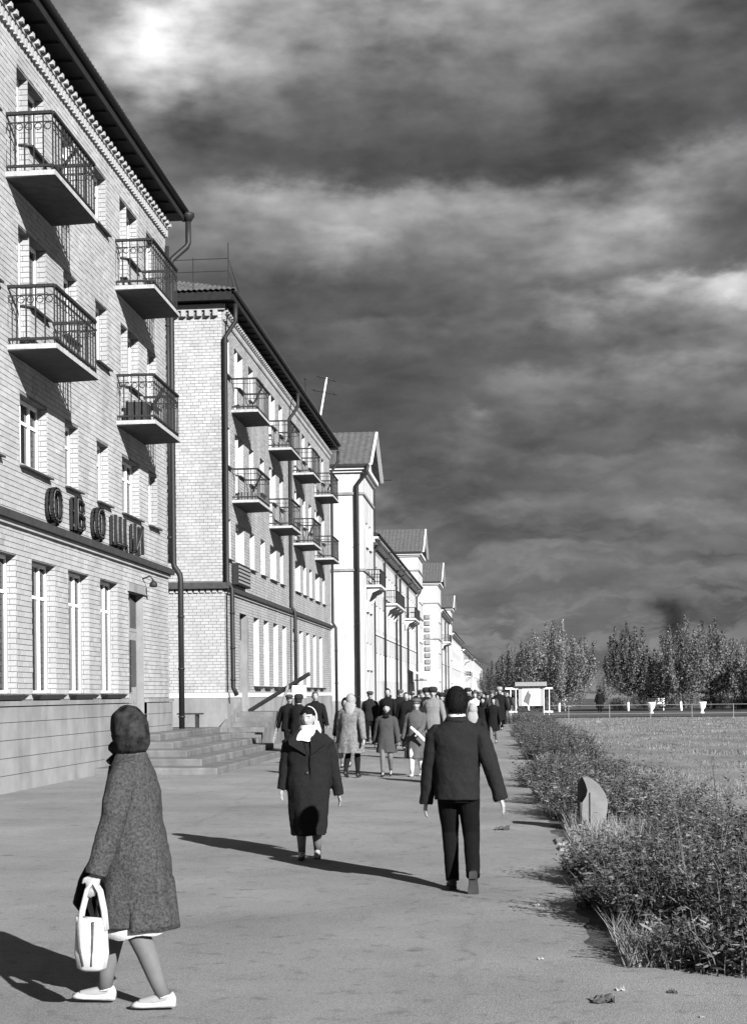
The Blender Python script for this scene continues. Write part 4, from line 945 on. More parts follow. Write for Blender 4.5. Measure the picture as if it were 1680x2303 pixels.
g.add(V_, [(j * 18 + i, j * 18 + i + 1, (j + 1) * 18 + i + 1, (j + 1) * 18 + i) for j in range(7) for i in range(17)]); o = g.build('back_flap', 'tweed', T, True, True); s = o.modifiers.new('s', 'SOLIDIFY'); s.thickness = .02
# bag
W = Matrix.Translation((-1.99, 7.5, .004)) @ Matrix.Rotation(R(-90), 4, 'Z') @ J['arm'][1][2]
BG = thing('handbag', 'white soft handbag with two handles held by the woman in tweed', 'handbag', (W.x, W.y, W.z - .62))
g = MB(); rr = []
for z, rx, ry in ((-.51, .055, .025), (-.495, .085, .04), (-.42, .10, .05), (-.33, .095, .045), (-.27, .09, .03), (-.245, .093, .022)): rr.append([(W.x - .025 + rx * .86 * math.copysign(abs(math.cos(a)) ** .7, math.cos(a)) * (1 + .05 * math.sin(6 * a)), W.y - .02 + ry * math.sin(a), W.z + z + .02 * math.cos(a) ** 2 * (z > -.28)) for a in [2 * math.pi * i / 32 for i in range(32)]])
g.rings(rr); g.build('bag_body', 'leather_white', BG, True)
for dy in (-.03, .005):
    g = MB(); g.tube([(W.x - .09, W.y + dy, W.z - .30), (W.x - .075, W.y + dy, W.z - .2), (W.x - .045, W.y + dy, W.z - .09), (W.x - .01, W.y + dy, W.z - .05), (W.x + .02, W.y + dy, W.z - .1), (W.x + .04, W.y + dy, W.z - .2), (W.x + .05, W.y + dy, W.z - .30)], .012, 8, 1.0); g.build('handle', 'leather_white', BG, True)
for dx_ in (-.07, 0.015): g = MB(); g.tube([(W.x - .02 + dx_, W.y - .058, W.z - .25), (W.x - .02 + dx_ * .8, W.y - .07, W.z - .38), (W.x - .025 + dx_ * .5, W.y - .06, W.z - .48)], .006, 6); g.build('pleat', 'coat_grey', BG, True)

# 2. woman in the long dark coat walking to the camera
h = 1.53
T, J = person('woman in a long dark coat and white headscarf walking towards the camera', (-2.0, 14.3, .004), R(4), h, feet=((-.045, -.06, .046), (.05, .06, .052)), hands=((-.172, -.01, .475), (.195, .03, .43)),
              coat='coat_dark', hem=.165, hemw=.115, hemd=.155, legs='stocking', shoes='shoe', head=('scarf', 'white_cloth'), vox=.009, bulk=1.25, shw=.158, turn=R(-14), waist=1.08, foldamp=.06, headtilt=R(4), hem_tilt=0.)
HM = J['HM']
g = MB()
Lp = J['L']
g.add([Lp(-.045, -.062, .875), Lp(-.10, -.098, .775), Lp(-.03, -.112, .795), Lp(.02, -.112, .765), Lp(.055, -.085, .83), Lp(.055, -.055, .875), Lp(0, -.08, .865)], [(0, 1, 2, 6), (6, 2, 3, 4), (6, 4, 5)]); o = g.build('scarf_ends', 'white_cloth', T, True, True); s = o.modifiers.new('s', 'SOLIDIFY'); s.thickness = .014; s = o.modifiers.new('u', 'SUBSURF'); s.levels = 2; s.render_levels = 2; d = o.modifiers.new('d', 'DISPLACE'); d.texture = bpy.data.textures['folds']; d.strength = .02; d.texture_coords = 'LOCAL'
g = MB(); g.loft([(.85 * h, 0, -.012 * h, .052 * h, .055 * h), (.872 * h, 0, -.012 * h, .048 * h, .054 * h), (.888 * h, 0, -.014 * h, .044 * h, .05 * h)], 20); g.build('neck_wrap', 'white_cloth', T, True, True)
for sx in (-1, 1):
    g = MB(); pts = [Lp(sx * .06, -.05, .86), Lp(sx * .125, -.085, .79), Lp(sx * .12, -.10, .76), Lp(sx * .015 + .01, -.112, .69), Lp(sx * .02, -.085, .80)]
    g.add(pts, [(0, 1, 2, 3, 4)] if sx > 0 else [(4, 3, 2, 1, 0)]); o = g.build('lapel', 'coat_dark', T, False, True); s = o.modifiers.new('s', 'SOLIDIFY'); s.thickness = .02
for z in (.575, .455): g = MB(); g.ball(Lp(-.004, -.118 - (.575 - z) * .02, z), (.02, .009, .02), 12, 6); g.build('button', 'shoe', T, True, True)
g = MB(); g.tube([Lp(.02, -.117, .70), Lp(.022, -.121, .6), Lp(.022, -.123, .45), Lp(.02, -.126, .3), Lp(.03, -.122, .175)], .006, 6); g.build('front_edge', 'black_cloth', T, True, True)

# 3. man seen from behind
h = 1.70
T, J = person('man in a dark suit seen from behind walking away', (-.42, 12.05, .004), R(180), h, feet=((-.078, .125, .088), (.03, -.04, .046)), hands=((-.215, .045, .465), (.158, -.05, .44)),
              coat='suit', hem=.455, hemw=.112, hemd=.092, trousers='trouser', head=('hair', 'hair_dark'), vox=.008, shw=.132, bulk=1.02, foot=((Vc(0, -.30, -.95), Vc(0, -.95, .30)), (Vc(.1, -1, -.03), Vc(0, 0, 1))), sole='sole', waist=1.05)
Lp = J['L']; HM = J['HM']
g = MB(); g.loft([(.855 * h, 0, 0, .046 * h, .046 * h), (.878 * h, 0, -.002 * h, .043 * h, .043 * h)], 20); g.build('shirt_collar', 'white_cloth', T, True, True)
g = MB(); g.loft([(.835 * h, 0, .006 * h, .066 * h, .05 * h), (.862 * h, 0, .004 * h, .053 * h, .05 * h)], 20); g.build('jacket_collar', 'suit', T, True, True)
g = MB(); g.loft([(z_, 0, y_, a_, b_) for z_, y_, a_, b_ in ((-.09, .035, .048, .04), (-.065, .028, .066, .068), (-.02, .02, .08, .09), (.03, .012, .088, .102), (.075, .006, .084, .098), (.108, .0, .062, .074), (.122, .0, .028, .035))], 32, 2.3, lambda z, t: .015 * math.sin(11 * t + 30 * z) + .012 * math.sin(5 * t - 60 * z))
g.V = [tuple(HM @ Vector(v)) for v in g.V]; hv = [Vector(v) for v in g.V]; cen = HM @ Vc(0, .01, 0); q = MB()
for _ in range(2600):
    p = hv[rnd.randrange(32, len(hv))]; p = p + Vector((rnd.uniform(-.02, .02), rnd.uniform(-.02, .02), rnd.uniform(-.02, .02))); nrm = (p - cen).normalized(); dn = (Vector((rnd.uniform(-.5, .5), .35, -1.0)) - nrm * nrm.dot(Vector((0, .35, -1)))).normalized(); sd = nrm.cross(dn) * .0022
    p0 = p - nrm * .006; q.add([p0 - sd, p0 + sd, p0 + dn * .03 + nrm * rnd.uniform(.006, .016)], [(0, 1, 2)])
tag(q.build('hair_strands', 'hair_dark', T, False, True), kind='stuff')
o = g.build('hair_crown', 'hair_dark', T, True, True); remesh(o, .008, 1, .02)

# 4. the nearer crowd
T, J = person('woman in a pale mottled raincoat and pale scarf walking away', (-3.05, 27.9, .004), R(172), 1.66, coat='plaid', hem=.3, hemw=.15, hemd=.13, legs='coat_dark', head=('scarf', 'scarf_pale'), stride=.1, bulk=1.1, foldamp=.12)
g = MB(); q = J['arm'][1][2]; g.lathe([(.06, q.z - .42), (.09, q.z - .4), (.1, q.z - .12), (.095, q.z - .1)], 14, (q.x, q.y)); g.tube([(q.x - .09, q.y, q.z - .12), (q.x, q.y, q.z - .01), (q.x + .09, q.y, q.z - .12)], .008, 6)
wp = Matrix.Translation((-3.05, 27.9, .004)) @ Matrix.Rotation(R(172), 4, 'Z'); g.V = [tuple(wp @ Vector(v)) for v in g.V]
q2 = wp @ q; BK = thing('shopping_bag', 'pale bag carried by the woman in the mottled raincoat', 'bag', (q2.x, q2.y, q2.z - .42)); g.build('bag_body', 'board', BK, True)
person('woman in dark coat half hidden behind the pale mottled raincoat', (-3.62, 32, .004), R(5), 1.55, coat='coat_dark', hem=.3, head=('longhair', 'hair_dark'))
person('girl with dark hood of hair in a short dark grey coat', (-2.4, 28.5, .004), R(2), 1.46, coat='coat_mid', hem=.33, hemw=.145, hemd=.12, legs='stocking', head=('scarf', 'black_cloth'), stride=.09, swing=.08, foldamp=.08)
T, J = person('woman in grey coat holding a white paper roll', (-1.8, 28.5, .004), R(-4), 1.54, coat='coat_grey', hem=.235, hemw=.15, hemd=.13, legs='white_cloth', shoes='leather_white', head=('beret', 'hair_mid'), hands=((-.185, .05, .47), (.04, -.17, .56)), stride=.08, foldamp=.1)
q = wp0 = Matrix.Translation((-1.8, 28.5, .004)) @ Matrix.Rotation(R(-4), 4, 'Z') @ J['arm'][1][2]
PR = thing('paper_roll', 'white paper roll held across the grey coat', 'paper', (q.x, q.y, q.z)); g = MB(); g.tube([(q.x - .14, q.y - .05, q.z + .13), (q.x + .03, q.y - .06, q.z - .02), (q.x + .16, q.y - .05, q.z - .16)], .03, 10); g.build('roll', 'poster', PR, True)
person('man in a flat cap and open dark suit walking with hands at his sides', (-4.45, 46.5, .004), R(3), 1.72, coat='suit', hem=.44, hemw=.12, hemd=.09, trousers='trouser', head=('cap', 'coat_mid'), stride=.1)
person('man in black overcoat with white shirt in mid crowd', (-3.83, 46, .004), R(0), 1.80, coat='black_cloth', hem=.3, hemw=.14, trousers='trouser', head=('hair', 'hair_dark'))
person('man in a grey brimmed cap in the mid crowd', (-3.75, 50.5, .004), R(-4), 1.77, coat='coat_dark', hem=.3, trousers='trouser', head=('cap', 'coat_grey'))
person('fair headed man in a black coat beside the paper roll woman', (-2.95, 42, .004), R(8), 1.67, coat='black_cloth', hem=.28, trousers='trouser', head=('hair', 'hair_mid'))
person('short dark haired woman just behind the paper roll woman', (-2.28, 36, .004), R(0), 1.56, coat='coat_dark', hem=.28, head=('longhair', 'hair_dark'))
person('tall man in a pale overcoat and big fur hat', (-2.05, 40, .004), R(-5), 1.78, coat='coat_light', hem=.27, hemw=.155, hemd=.13, trousers='trouser', head=('fur', 'fur'), bulk=1.2)
T, J = person('woman in pale headscarf and dark coat walking ahead of the suited man', (-.6, 25.5, .004), R(180), 1.46, coat='coat_dark', hem=.28, head=('scarf', 'scarf_pale'), bulk=1.15)
person('left one of two women in black walking together by the verge', (-.78, 46.5, .004), R(4), 1.5, coat='black_cloth', hem=.27, head=('scarf', 'black_cloth'))
person('right one of two women in black walking together by the verge', (-.42, 46.3, .004), R(-3), 1.47, coat='black_cloth', hem=.29, head=('longhair', 'hair_dark'))
person('girl in a white blouse in the crowd behind the two women in black', (-1.14, 52, .004), R(0), 1.66, coat='white_cloth', hem=.45, hemw=.1, hemd=.08, legs='stocking', trousers='coat_dark', head=('longhair', 'hair_mid'))
person('big man in a black overcoat at the edge of the verge', (-.3, 62, .004), R(0), 1.84, coat='black_cloth', hem=.24, hemw=.16, hemd=.13, trousers='trouser', head=('fur', 'scarf_pale'), bulk=1.25)
person('man in a cap and dark jacket by the stair', (-5.85, 38.2, .004), R(12), 1.64, coat='black_cloth', hem=.4, hemw=.14, trousers='trouser', head=('cap', 'coat_mid'), bulk=1.12)
person('man in a black fur hat seen from behind by the stair', (-5.42, 37, .004), R(175), 1.62, coat='black_cloth', hem=.33, hemw=.15, trousers='trouser', head=('fur', 'fur'), bulk=1.1)
person('bareheaded man in a black coat right of the fur hat by the stair', (-5.2, 38.6, .004), R(10), 1.71, coat='black_cloth', hem=.3, hemw=.15, trousers='trouser', head=('hair', 'hair_mid'), bulk=1.1)
person('man in a second fur hat close behind the pale overcoat', (-2.45, 44, .004), R(0), 1.78, coat='coat_dark', hem=.3, trousers='trouser', head=('fur', 'fur'))
person('lone dark figure standing behind the park fence', (6.95, 107.5, .03), R(180), 1.72, coat='black_cloth', hem=.22, hemw=.16, hemd=.13, trousers='trouser', head=('fur', 'black_cloth'), bulk=1.25, stride=.02, swing=.02, lod=0, vox=.02)
# 5. the far crowd: a few prototypes copied down the street
PROT = []
for i, (ct, hd, tr, hem_) in enumerate([('black_cloth', ('hair', 'hair_dark'), 'trouser', .3), ('coat_dark', ('scarf', 'scarf_pale'), None, .27), ('coat_mid', ('beret', 'hair_mid'), None, .28), ('suit', ('cap', 'coat_mid'), 'trouser', .44), ('coat_grey', ('longhair', 'hair_dark'), None, .3), ('black_cloth', ('fur', 'fur'), 'trouser', .28), ('coat_dark', ('scarf', 'white_cloth'), None, .26), ('coat_light', ('hair', 'hair_dark'), 'trouser', .3)]):
    lb = ['black coated', 'pale scarfed', 'bereted', 'capped', 'grey coated', 'fur hatted', 'white scarfed', 'light coated'][i]
    PROT.append((person(f'{lb} pedestrian in the crowd far down the pavement', (0, 0, 0), 0, 1.68, coat=ct, hem=hem_, trousers=tr, head=hd, lod=0, vox=.024, stride=(.13, .08, .1, .15, .06, .12, .09, .14)[i], swing=(.16, .05, .1, .02, .13, .08, .03, .15)[i], bulk=(1.1, 1.3, .95, 1.05, 1.0, 1.25, 1.35, 1.15)[i], turn=(.2, -.3, .4, 0, -.5, .1, .3, -.2)[i], lean=(.0, .02, .0, .015, .0, .01, .02, .0)[i], group=f'{lb} pedestrians far down the pavement')[0], [False]))
spots = [(-2.35, 60), (-2.75, 66), (-1.86, 58), (-1.96, 70), (-1.65, 66), (-1.75, 80), (-1.21, 64), (-.8, 60), (-.63, 72), (-1.42, 90), (-3.04, 51), (-2.76, 47.5), (-2.4, 50.5), (-2.16, 48), (-2.33, 55), (-3.4, 57), (-4.2, 62), (-4.6, 70), (-3.6, 76), (-5.2, 80), (-2.6, 84), (-.2, 68), (-.1, 78), (-.4, 86), (-.9, 95), (-3.1, 92), (-4.0, 98), (-2.0, 104), (-.2, 100), (-1.2, 112), (-2.8, 116), (-.5, 122), (-3.8, 124), (-1.8, 132), (-.1, 140), (-2.4, 146), (-4.4, 110), (-1.0, 78), (-.55, 54), (-1.5, 56), (-3.0, 68), (.05, 92), (-1.6, 74), (-3.3, 84), (-.9, 130), (-5.4, 66), (-5.6, 95)]
cols = {}
for k, (x, y) in enumerate(spots):
    P_, used = PROT[k % 8 if (k // 8) % 2 else (k * 3) % 8]
    o = P_ if not used[0] else copy_tree(P_); used[0] = True
    s = rnd.uniform(.9, 1.07); o.location = (x, y, .004); o.scale = (s * rnd.uniform(.92, 1.08), s, s); o.rotation_euler = (0, 0, rnd.uniform(-.3, .3) + (math.pi if rnd.random() < .25 else 0))

# ---------------------------------------------------------------- vegetation
def leaf_quads(P, D, N, Ln, Wd):
    # diamond leaves: base, two sides, tip
    S = np.cross(D, N); S /= np.linalg.norm(S, axis=1, keepdims=True) + 1e-9
    V = np.stack([P, P + D * (Ln * .45)[:, None] + S * (Wd / 2)[:, None], P + D * Ln[:, None], P + D * (Ln * .45)[:, None] - S * (Wd / 2)[:, None]], 1).reshape(-1, 3)
    return V, np.arange(len(P) * 4).reshape(-1, 4)
def unit(a): return a / (np.linalg.norm(a, axis=1, keepdims=True) + 1e-9)
def weed_mesh(seed, rx, ry, hh, stems, per, leaf=.07, grass=.35):
    r = np.random.default_rng(seed); PP = []; DD = []; LL = []; WW = []; TT = []; SV = []; SF = []
    for s in range(stems):
        a = r.uniform(0, 2 * math.pi); q = math.sqrt(r.uniform(0, 1)); b = np.array([rx * q * math.cos(a) * .8, ry * q * math.sin(a) * .9, 0])
        H_ = hh * (r.uniform(.5, 1.0) + .45 * (r.random() < .12)) * (1 - .3 * q * q); out = np.array([math.cos(a) * q * .35 + r.normal(0, .16), math.sin(a) * q * .3 + r.normal(0, .16), 0]) * H_
        t = np.linspace(0, 1, 6)[:, None]; pts = b + np.array([0, 0, 1]) * H_ * (t - .12 * t * t * (np.linalg.norm(out) > .2 * H_)) + out * t ** 1.7
        isg = r.random() < grass; k = 0
        w = .004 if not isg else .007; n0 = len(SV); side = np.array([r.normal(), r.normal(), 0]); side /= np.linalg.norm(side)
        for i in range(6):
            ww = w * (1 - .8 * i / 5); SV += [pts[i] - side * ww, pts[i] + side * ww]
        SF += [(n0 + 2 * i, n0 + 2 * i + 1, n0 + 2 * i + 3, n0 + 2 * i + 2) for i in range(5)]
        nl = per if not isg else max(2, per // 4)
        u = r.uniform(.12, 1.02, nl).clip(0, 1); idx = np.minimum((u * 5).astype(int), 4); f = (u * 5 - idx)[:, None]
        p = pts[idx] * (1 - f) + pts[idx + 1] * f; an = r.uniform(0, 2 * math.pi, nl)
        d = np.stack([np.cos(an), np.sin(an), r.uniform(-.25, .9, nl)], 1)
        PP.append(p); DD.append(d); LL.append(leaf * r.uniform(.6, 1.35, nl) * (1.15 - .45 * u) * (1.6 if isg else 1)); WW.append(leaf * r.uniform(.2, .36, nl) * (.5 if isg else 1)); TT.append(np.full(nl, r.normal(0, .22)) + r.normal(0, .28, nl) + .18 * (u - .5))
    P = np.concatenate(PP); D = unit(np.concatenate(DD)); N = unit(r.normal(0, .8, P.shape) + unit(P - np.array([0, 0, hh * .25])) * 1.6); V, Q = leaf_quads(P, D, N, np.concatenate(LL), np.concatenate(WW))
    lm = quads_mesh('foliage', V, Q, np.concatenate(TT).clip(-.6, .7)); sm = quads_mesh('stems', np.array(SV), np.array(SF)); return lm, sm
def bush(lm, sm, loc, rz, sc_, label, group=None, name='bush'):
    T = thing(name, label, 'bush', loc, rz, group); T.scale = sc_
    meshobj('foliage', lm, 'weed', T, True); meshobj('stems', sm, 'stem', T, True); return T
W0 = weed_mesh(1, .75, .8, .85, 430, 26, .07, .35); W1 = weed_mesh(2, .6, .85, .72, 380, 26, .066, .38); W2 = weed_mesh(3, .6, .9, .7, 330, 26, .066, .3); W3 = weed_mesh(4, .5, .6, .42, 380, 12, .08, .85); W4 = weed_mesh(5, .6, 1.2, .75, 400, 28, .07, .25)
W5 = weed_mesh(6, .6, .8, 1.05, 70, 26, .05, .1); W6 = weed_mesh(7, .55, .7, .55, 300, 22, .075, .5)
near = [(W5, (1.3, 9.9), .4, (1, 1, 1), 'tall thin weed stalks at the near end of the verge'), (W5, (1.9, 13.4), 2.4, (1, 1, 1), 'tall thin weed stalks to the right in front of the bin'), (W5, (1.5, 19.9), 1.4, (1, 1, 1), 'tall thin weed stalks behind the bin'), (W6, (1.35, 8.85), 2, (1, .8, .9), 'broad leaved low weeds at the lower right corner of the verge'), (W0, (1.62, 9.6), 0, (1, 1, 1), 'rank weeds at the near right corner of the verge'), (W3, (1.05, 8.95), 1, (1.1, .8, 1), 'low arching grass tuft at the near tip of the verge'), (W1, (1.25, 10.7), 2, (1, 1, 1), 'weedy bush second from the near tip of the verge'),
        (W0, (2.05, 10.9), 4, (1, 1, .95), 'weedy bush at the right edge behind the corner weeds'), (W2, (1.1, 12.3), 1, (1, 1, .9), 'weedy bush beside the long shadow below the curb fragments'), (W1, (1.85, 12.7), 5, (1.1, 1, 1), 'weedy bush on the lawn side of the shadowed bush'),
        (W2, (1.75, 14.4), 3, (1, 1, .9), 'weedy bush in front of the metal bin'), (W1, (2.0, 16.2), .5, (1, 1, .8), 'weedy bush to the right of the metal bin'), (W3, (.78, 13.6), 3, (.6, .8, .8), 'low grass tuft by the curb fragments'), (W3, (.8, 11.2), 5, (.8, .9, .9), 'dark low grass tuft on the verge edge'),
        (W2, (1.75, 18.6), 2.2, (1, 1, 1), 'weedy bush right behind the metal bin'), (W1, (.95, 19.2), 4.1, (1, 1, 1), 'dark weedy bush left behind the metal bin')]
for (m_, (x, y), rz, s_, lb) in near: bush(*m_, (x + .2, y - .05, .004), rz, (s_[0] * .9, s_[1], s_[2] * .84), lb)
for k in range(19):
    y = 10.2 + k * 1.05 + rnd.uniform(-.2, .2)
    if 14.3 < y < 18.2: continue
    m_ = (W6, W3, W6)[k % 3]; bush(*m_, (.97 + rnd.uniform(-.08, .1), y, .004), k * 1.7, (.62, .8, rnd.uniform(.55, .9)), 'low weed clump fringing the pavement edge of the verge', 'low weed clumps along the pavement edge', name='weed_clump')
y = 21.2; k = 0
while y < 84:
    for x in (1.12, 1.52):
        if rnd.random() < .26: continue
        m_ = (W1, W2, W4, W6, W2, W5, W4)[k % 7]; s_ = rnd.uniform(.85, 1.1); k += 1
        bush(*m_, (x + rnd.uniform(-.12, .12), y + rnd.uniform(-.4, .4), .004), rnd.uniform(0, 6), (s_, s_ * 1.05, s_ * rnd.uniform(.45, 1.0)), 'leafy bush in the hedge line running from the bin to the billboard', 'bushes of the hedge line beyond the bin')
    y += 1.75 if y < 45 else 2.4
# dry grass of the lawn and the verge
def blades(n, xr, yr, hr, seed, wid=.006, pw=1.0):
    r = np.random.default_rng(seed); x = r.uniform(*xr, n); yy = yr[0] + (yr[1] - yr[0]) * r.uniform(0, 1, n) ** pw
    cl = np.sin(x * 2.3 + yy * .7) + np.sin(x * .9 - yy * 1.1) + r.normal(0, .5, n); hgt = r.uniform(*hr, n) * (1 + .3 * cl).clip(.3, 2)
    P = np.stack([x, yy, np.full(n, .01)], 1); D = unit(np.stack([r.normal(0, .45, n), r.normal(0, .45, n), np.ones(n)], 1)); S = unit(np.stack([r.normal(0, 1, n), r.normal(0, 1, n), np.zeros(n)], 1)) * wid * (1 + yy / 30)[:, None]
    V = np.stack([P - S, P + S, P + D * hgt[:, None]], 1).reshape(-1, 3); return quads_mesh('grass', V, np.arange(n * 3).reshape(-1, 3), (r.normal(0, .25, n) + .12 * cl).clip(-.6, .7))
o = meshobj('grass', blades(70000, (1.3, 9), (9, 34), (.03, .085), 3, .004, 1.5), 'grassblade'); tag(o, 'dry grass of the open lawn', 'grass', kind='stuff')
o = meshobj('grass', blades(60000, (1.4, 26), (34, 88), (.03, .09), 4, .006), 'grassblade'); tag(o, 'dry grass of the lawn towards the fence', 'grass', kind='stuff')
o = meshobj('grass', blades(20000, (.7, 1.9), (8.7, 60), (.04, .2), 5, .004, 1.6), 'grassblade'); tag(o, 'rough grass along the edge of the pavement', 'grass', kind='stuff')
# trees
def tree_mesh(seed, H_, spread, limbs, leaves, trunk_h=1.3, lsz=.14):
    r = np.random.default_rng(seed); wood = MB(); PP = []; DD = []; TT = []
    wood.tube([(0, 0, -.02), (.03, .02, trunk_h * .6), (0.05, 0, trunk_h), (.03, .04, H_ * .45), (0, 0, H_ * .7)], [.1, .085, .075, .05, .02], 8)
    per = leaves // limbs
    for i in range(limbs):
        a = 2 * math.pi * (i * .382) + r.normal(0, .25); q = math.sqrt((i + .5) / limbs); z0 = trunk_h * r.uniform(.85, 1.2) + (H_ - trunk_h) * .35 * (1 - q)
        top = np.array([math.cos(a) * spread * q, math.sin(a) * spread * q, z0 + (H_ - z0) * (1.0 - .5 * q ** 1.8) * r.uniform(.66, 1.08)])
        b0 = np.array([0.04, 0.02, z0]); t = np.linspace(0, 1, 8)[:, None]; e = top - b0
        pts = b0 + np.concatenate([e[:2] * (1 - (1 - t) ** 2.8), e[2] * t ** 1.35], 1) + np.vstack([np.zeros(3), r.normal(0, .04, (7, 3))])
        wood.tube([tuple(p) for p in pts], list(np.linspace(.045, .008, 8)), 5)
        u = r.uniform(.12, 1.0, per) ** .8; idx = np.minimum((u * 7).astype(int), 6); f = (u * 7 - idx)[:, None]; p = pts[idx] * (1 - f) + pts[idx + 1] * f
        rad = .04 + .27 * (1 - u) ** .8; off = r.normal(0, 1, (per, 3)); p = p + off * rad[:, None]
        p[:, 2] -= (r.random(per) < .25) * r.uniform(0, .9, per) * (1 - u)
        PP.append(p); DD.append(unit(r.normal(0, .7, (per, 3)) + np.array([0, 0, .9]))); TT.append(r.normal(0, .28, per) + r.normal(0, .18))
    P = np.concatenate(PP); D = np.concatenate(DD); keep = P[:, 2] > .75; P, D, T_ = P[keep], D[keep], np.concatenate(TT)[keep]; n = len(P)
    V, Q = leaf_quads(P, D, unit(r.normal(0, .8, (n, 3)) + unit(P - np.array([0, 0, H_ * .4]))), lsz * r.uniform(.7, 1.4, n), lsz * r.uniform(.5, .9, n))
    wash = MB(); wash.tube([(0, 0, 0), (.03, .02, trunk_h * .6)], [.106, .091], 8)
    return quads_mesh('crown', V, Q, T_.clip(-.6, .7)), wood.mesh('trunk', True), wash.mesh('limewash', True)
TM = [tree_mesh(21, 7.4, 3.3, 50, 14000), tree_mesh(22, 7.6, 2.1, 32, 9500), tree_mesh(23, 7.5, 2.5, 38, 11000), tree_mesh(24, 6.2, 2.1, 34, 9500, .9), tree_mesh(25, 5.8, 2.6, 40, 11000, .7)]
def tree(i, loc, rz, s, label, white=True, group=None):
    T = thing('tree', label, 'tree', loc, rz, group); T.scale = (s, s, s); c, w, l = TM[i]
    meshobj('crown', c, 'leaf', T, True); tr_ = meshobj('trunk', w, 'bark', T, True)
    if white: meshobj('limewash', l, 'limewash', tr_, True)
for a in [(0, (4.1, 112, 0), 0, 1.0, 'broad tree with upright shoots right behind the billboard'), (1, (9.6, 114, 0), 1, .98, 'narrow spired tree behind the lone dark figure'), (2, (13.6, 113, 0), 2, 1.0, 'bushy tree left of the white urn behind the fence'), (2, (16.3, 116, 0), 4.2, 1.0, 'tallest right hand tree behind the white urn'),
          (4, (19.6, 112, 0), 1.2, .98, 'tree cut off by the right edge of the photo'), (3, (1.9, 122, 0), 3, .98, 'smaller tree left of the broad tree behind the billboard'), (4, (22.5, 118, 0), 2.2, 1.0, 'tree beyond the right edge'), (3, (11.9, 119, 0), 2.5, .8, 'low tree between the spired tree and the bushy tree')]: tree(*a)
for k, (x, y, s) in enumerate([(.9, 135, .85), (1.6, 150, .9), (.6, 170, .9), (2.2, 142, .85), (7.0, 150, .5), (11, 160, .5), (18, 145, .75), (22, 140, .9), (26, 150, .95), (1.5, 200, .95), (2.5, 185, .9), (.2, 240, 1.0), (5, 170, .6), (14.5, 165, .7), (-3.5, 330, .95), (-5, 360, 1.05), (-2, 300, .9)]):
    tree((k * 2 + 1) % 5, (x, y, 0), k * 1.3, s, 'dark tree in the belt of trees farther down the street', k % 2 == 0, 'trees farther down the street')
for k in range(16):
    x = 2.5 + k * 1.9 + rnd.uniform(-.5, .5)
    if 5.4 < x < 9.6: continue
    s_ = rnd.uniform(.25, .38)
    T = thing('shrub', 'low dark shrub in the thicket under the park trees', 'shrub', (x, 124 + rnd.uniform(-3, 6), -.2), k * 1.1, 'low shrubs under the park trees'); T.scale = (s_ * 1.4, s_ * 1.4, s_)
    meshobj('crown', TM[4][0], 'leaf', T, True); meshobj('trunk', TM[4][1], 'bark', T, True)

# ---------------------------------------------------------------- street furniture and small things
BN = thing('litter_bin', 'metal litter bin with rounded hood standing in the verge weeds', 'bin', (1.0, 17.3, 0))
outer = [(.901, .643), (.938, .647), (1.011, .619), (1.092, .554), (1.157, .456), (1.186, .35), (1.174, .228), (1.133, .122), (1.068, .04), (1.035, .02), (.877, .02)]
notch = [(.889, .35), (.938, .43), (.952, .497), (.93, .578)]
y0, y1 = 17.12, 17.46
def plate(pts, ya, yb, name, m):
    n = len(pts); g = MB(); g.V = [(x, ya, z) for x, z in pts] + [(x, yb, z) for x, z in pts]
    g.F = [tuple(range(n)), tuple(reversed(range(n, 2 * n)))] + [(i, n + i, n + (i + 1) % n, (i + 1) % n) for i in range(n)]; return g.build(name, m, BN)
plate(outer + notch, y0, y0 + .012, 'side_plate', 'bin'); plate(outer + [(.85, .3), (.85, .55)], y1 - .012, y1, 'side_plate', 'bin')
g = MB(); k = len(outer); g.V = [(x, y, z) for y in (y0 + .0125, y1 - .0125) for x, z in outer]; g.F = [(i, i + 1, k + i + 1, k + i) for i in range(k - 1)]
o = g.build('hood', 'bin', BN); s = o.modifiers.new('s', 'SOLIDIFY'); s.thickness = .012; s.offset = 0
g = MB(); g.box(.872, .885, y0 + .013, y1 - .013, .02, .35); g.build('front_plate', 'bin', BN)
g = MB(); g.box(.97, .985, y0 - .006, y0 - .0005, .06, .47); g.build('seam', 'metal_dark', BN)
g = MB(); g.tube([(.95, 17.3, 0), (.95, 17.3, .03)], .05, 8); g.build('foot', 'metal_dark', BN)
# billboard kiosk
K = thing('billboard', 'roofed billboard with a large white poster beside the pavement', 'billboard', (1.6, 96, 0))
g = MB(); g.box(.83, 2.45, 96.0, 96.1, .72, 1.92); g.build('panel', 'board', K)
g = MB(); g.box(1.06, 2.25, 95.985, 95.999, .75, 1.9); po = g.build('poster', 'poster', K)
g = MB(); fig = [(1.12, .98), (1.2, 1.3), (1.36, 1.6), (1.4, 1.72), (1.45, 1.8), (1.51, 1.76), (1.5, 1.64), (1.64, 1.5), (1.66, 1.4), (1.56, 1.1), (1.54, .78), (1.42, .78), (1.34, .9)]
g.V += [(x, 95.98, z) for x, z in fig] + [(x, 95.984, z) for x, z in fig]; n = len(fig); g.F += [tuple(range(n)), tuple(reversed(range(n, 2 * n)))] + [(i, (i + 1) % n, n + (i + 1) % n, n + i) for i in range(n)]; g.build('printed_figure', 'poster_ink', po)
g = MB(); x = .6
while x < 2.66: g.box(x, x + .06, 95.75, 96.5, 2.05, 2.32 + .012); g.box(x + .06, x + .1, 95.76, 96.5, 2.05, 2.31); x += .1
tag(g.build('roof', 'corrugated', K), kind='stuff')
g = MB(); g.box(.62, 2.64, 95.85, 96.4, 1.95, 2.045); g.build('roof_beam', 'wood_dark', K)
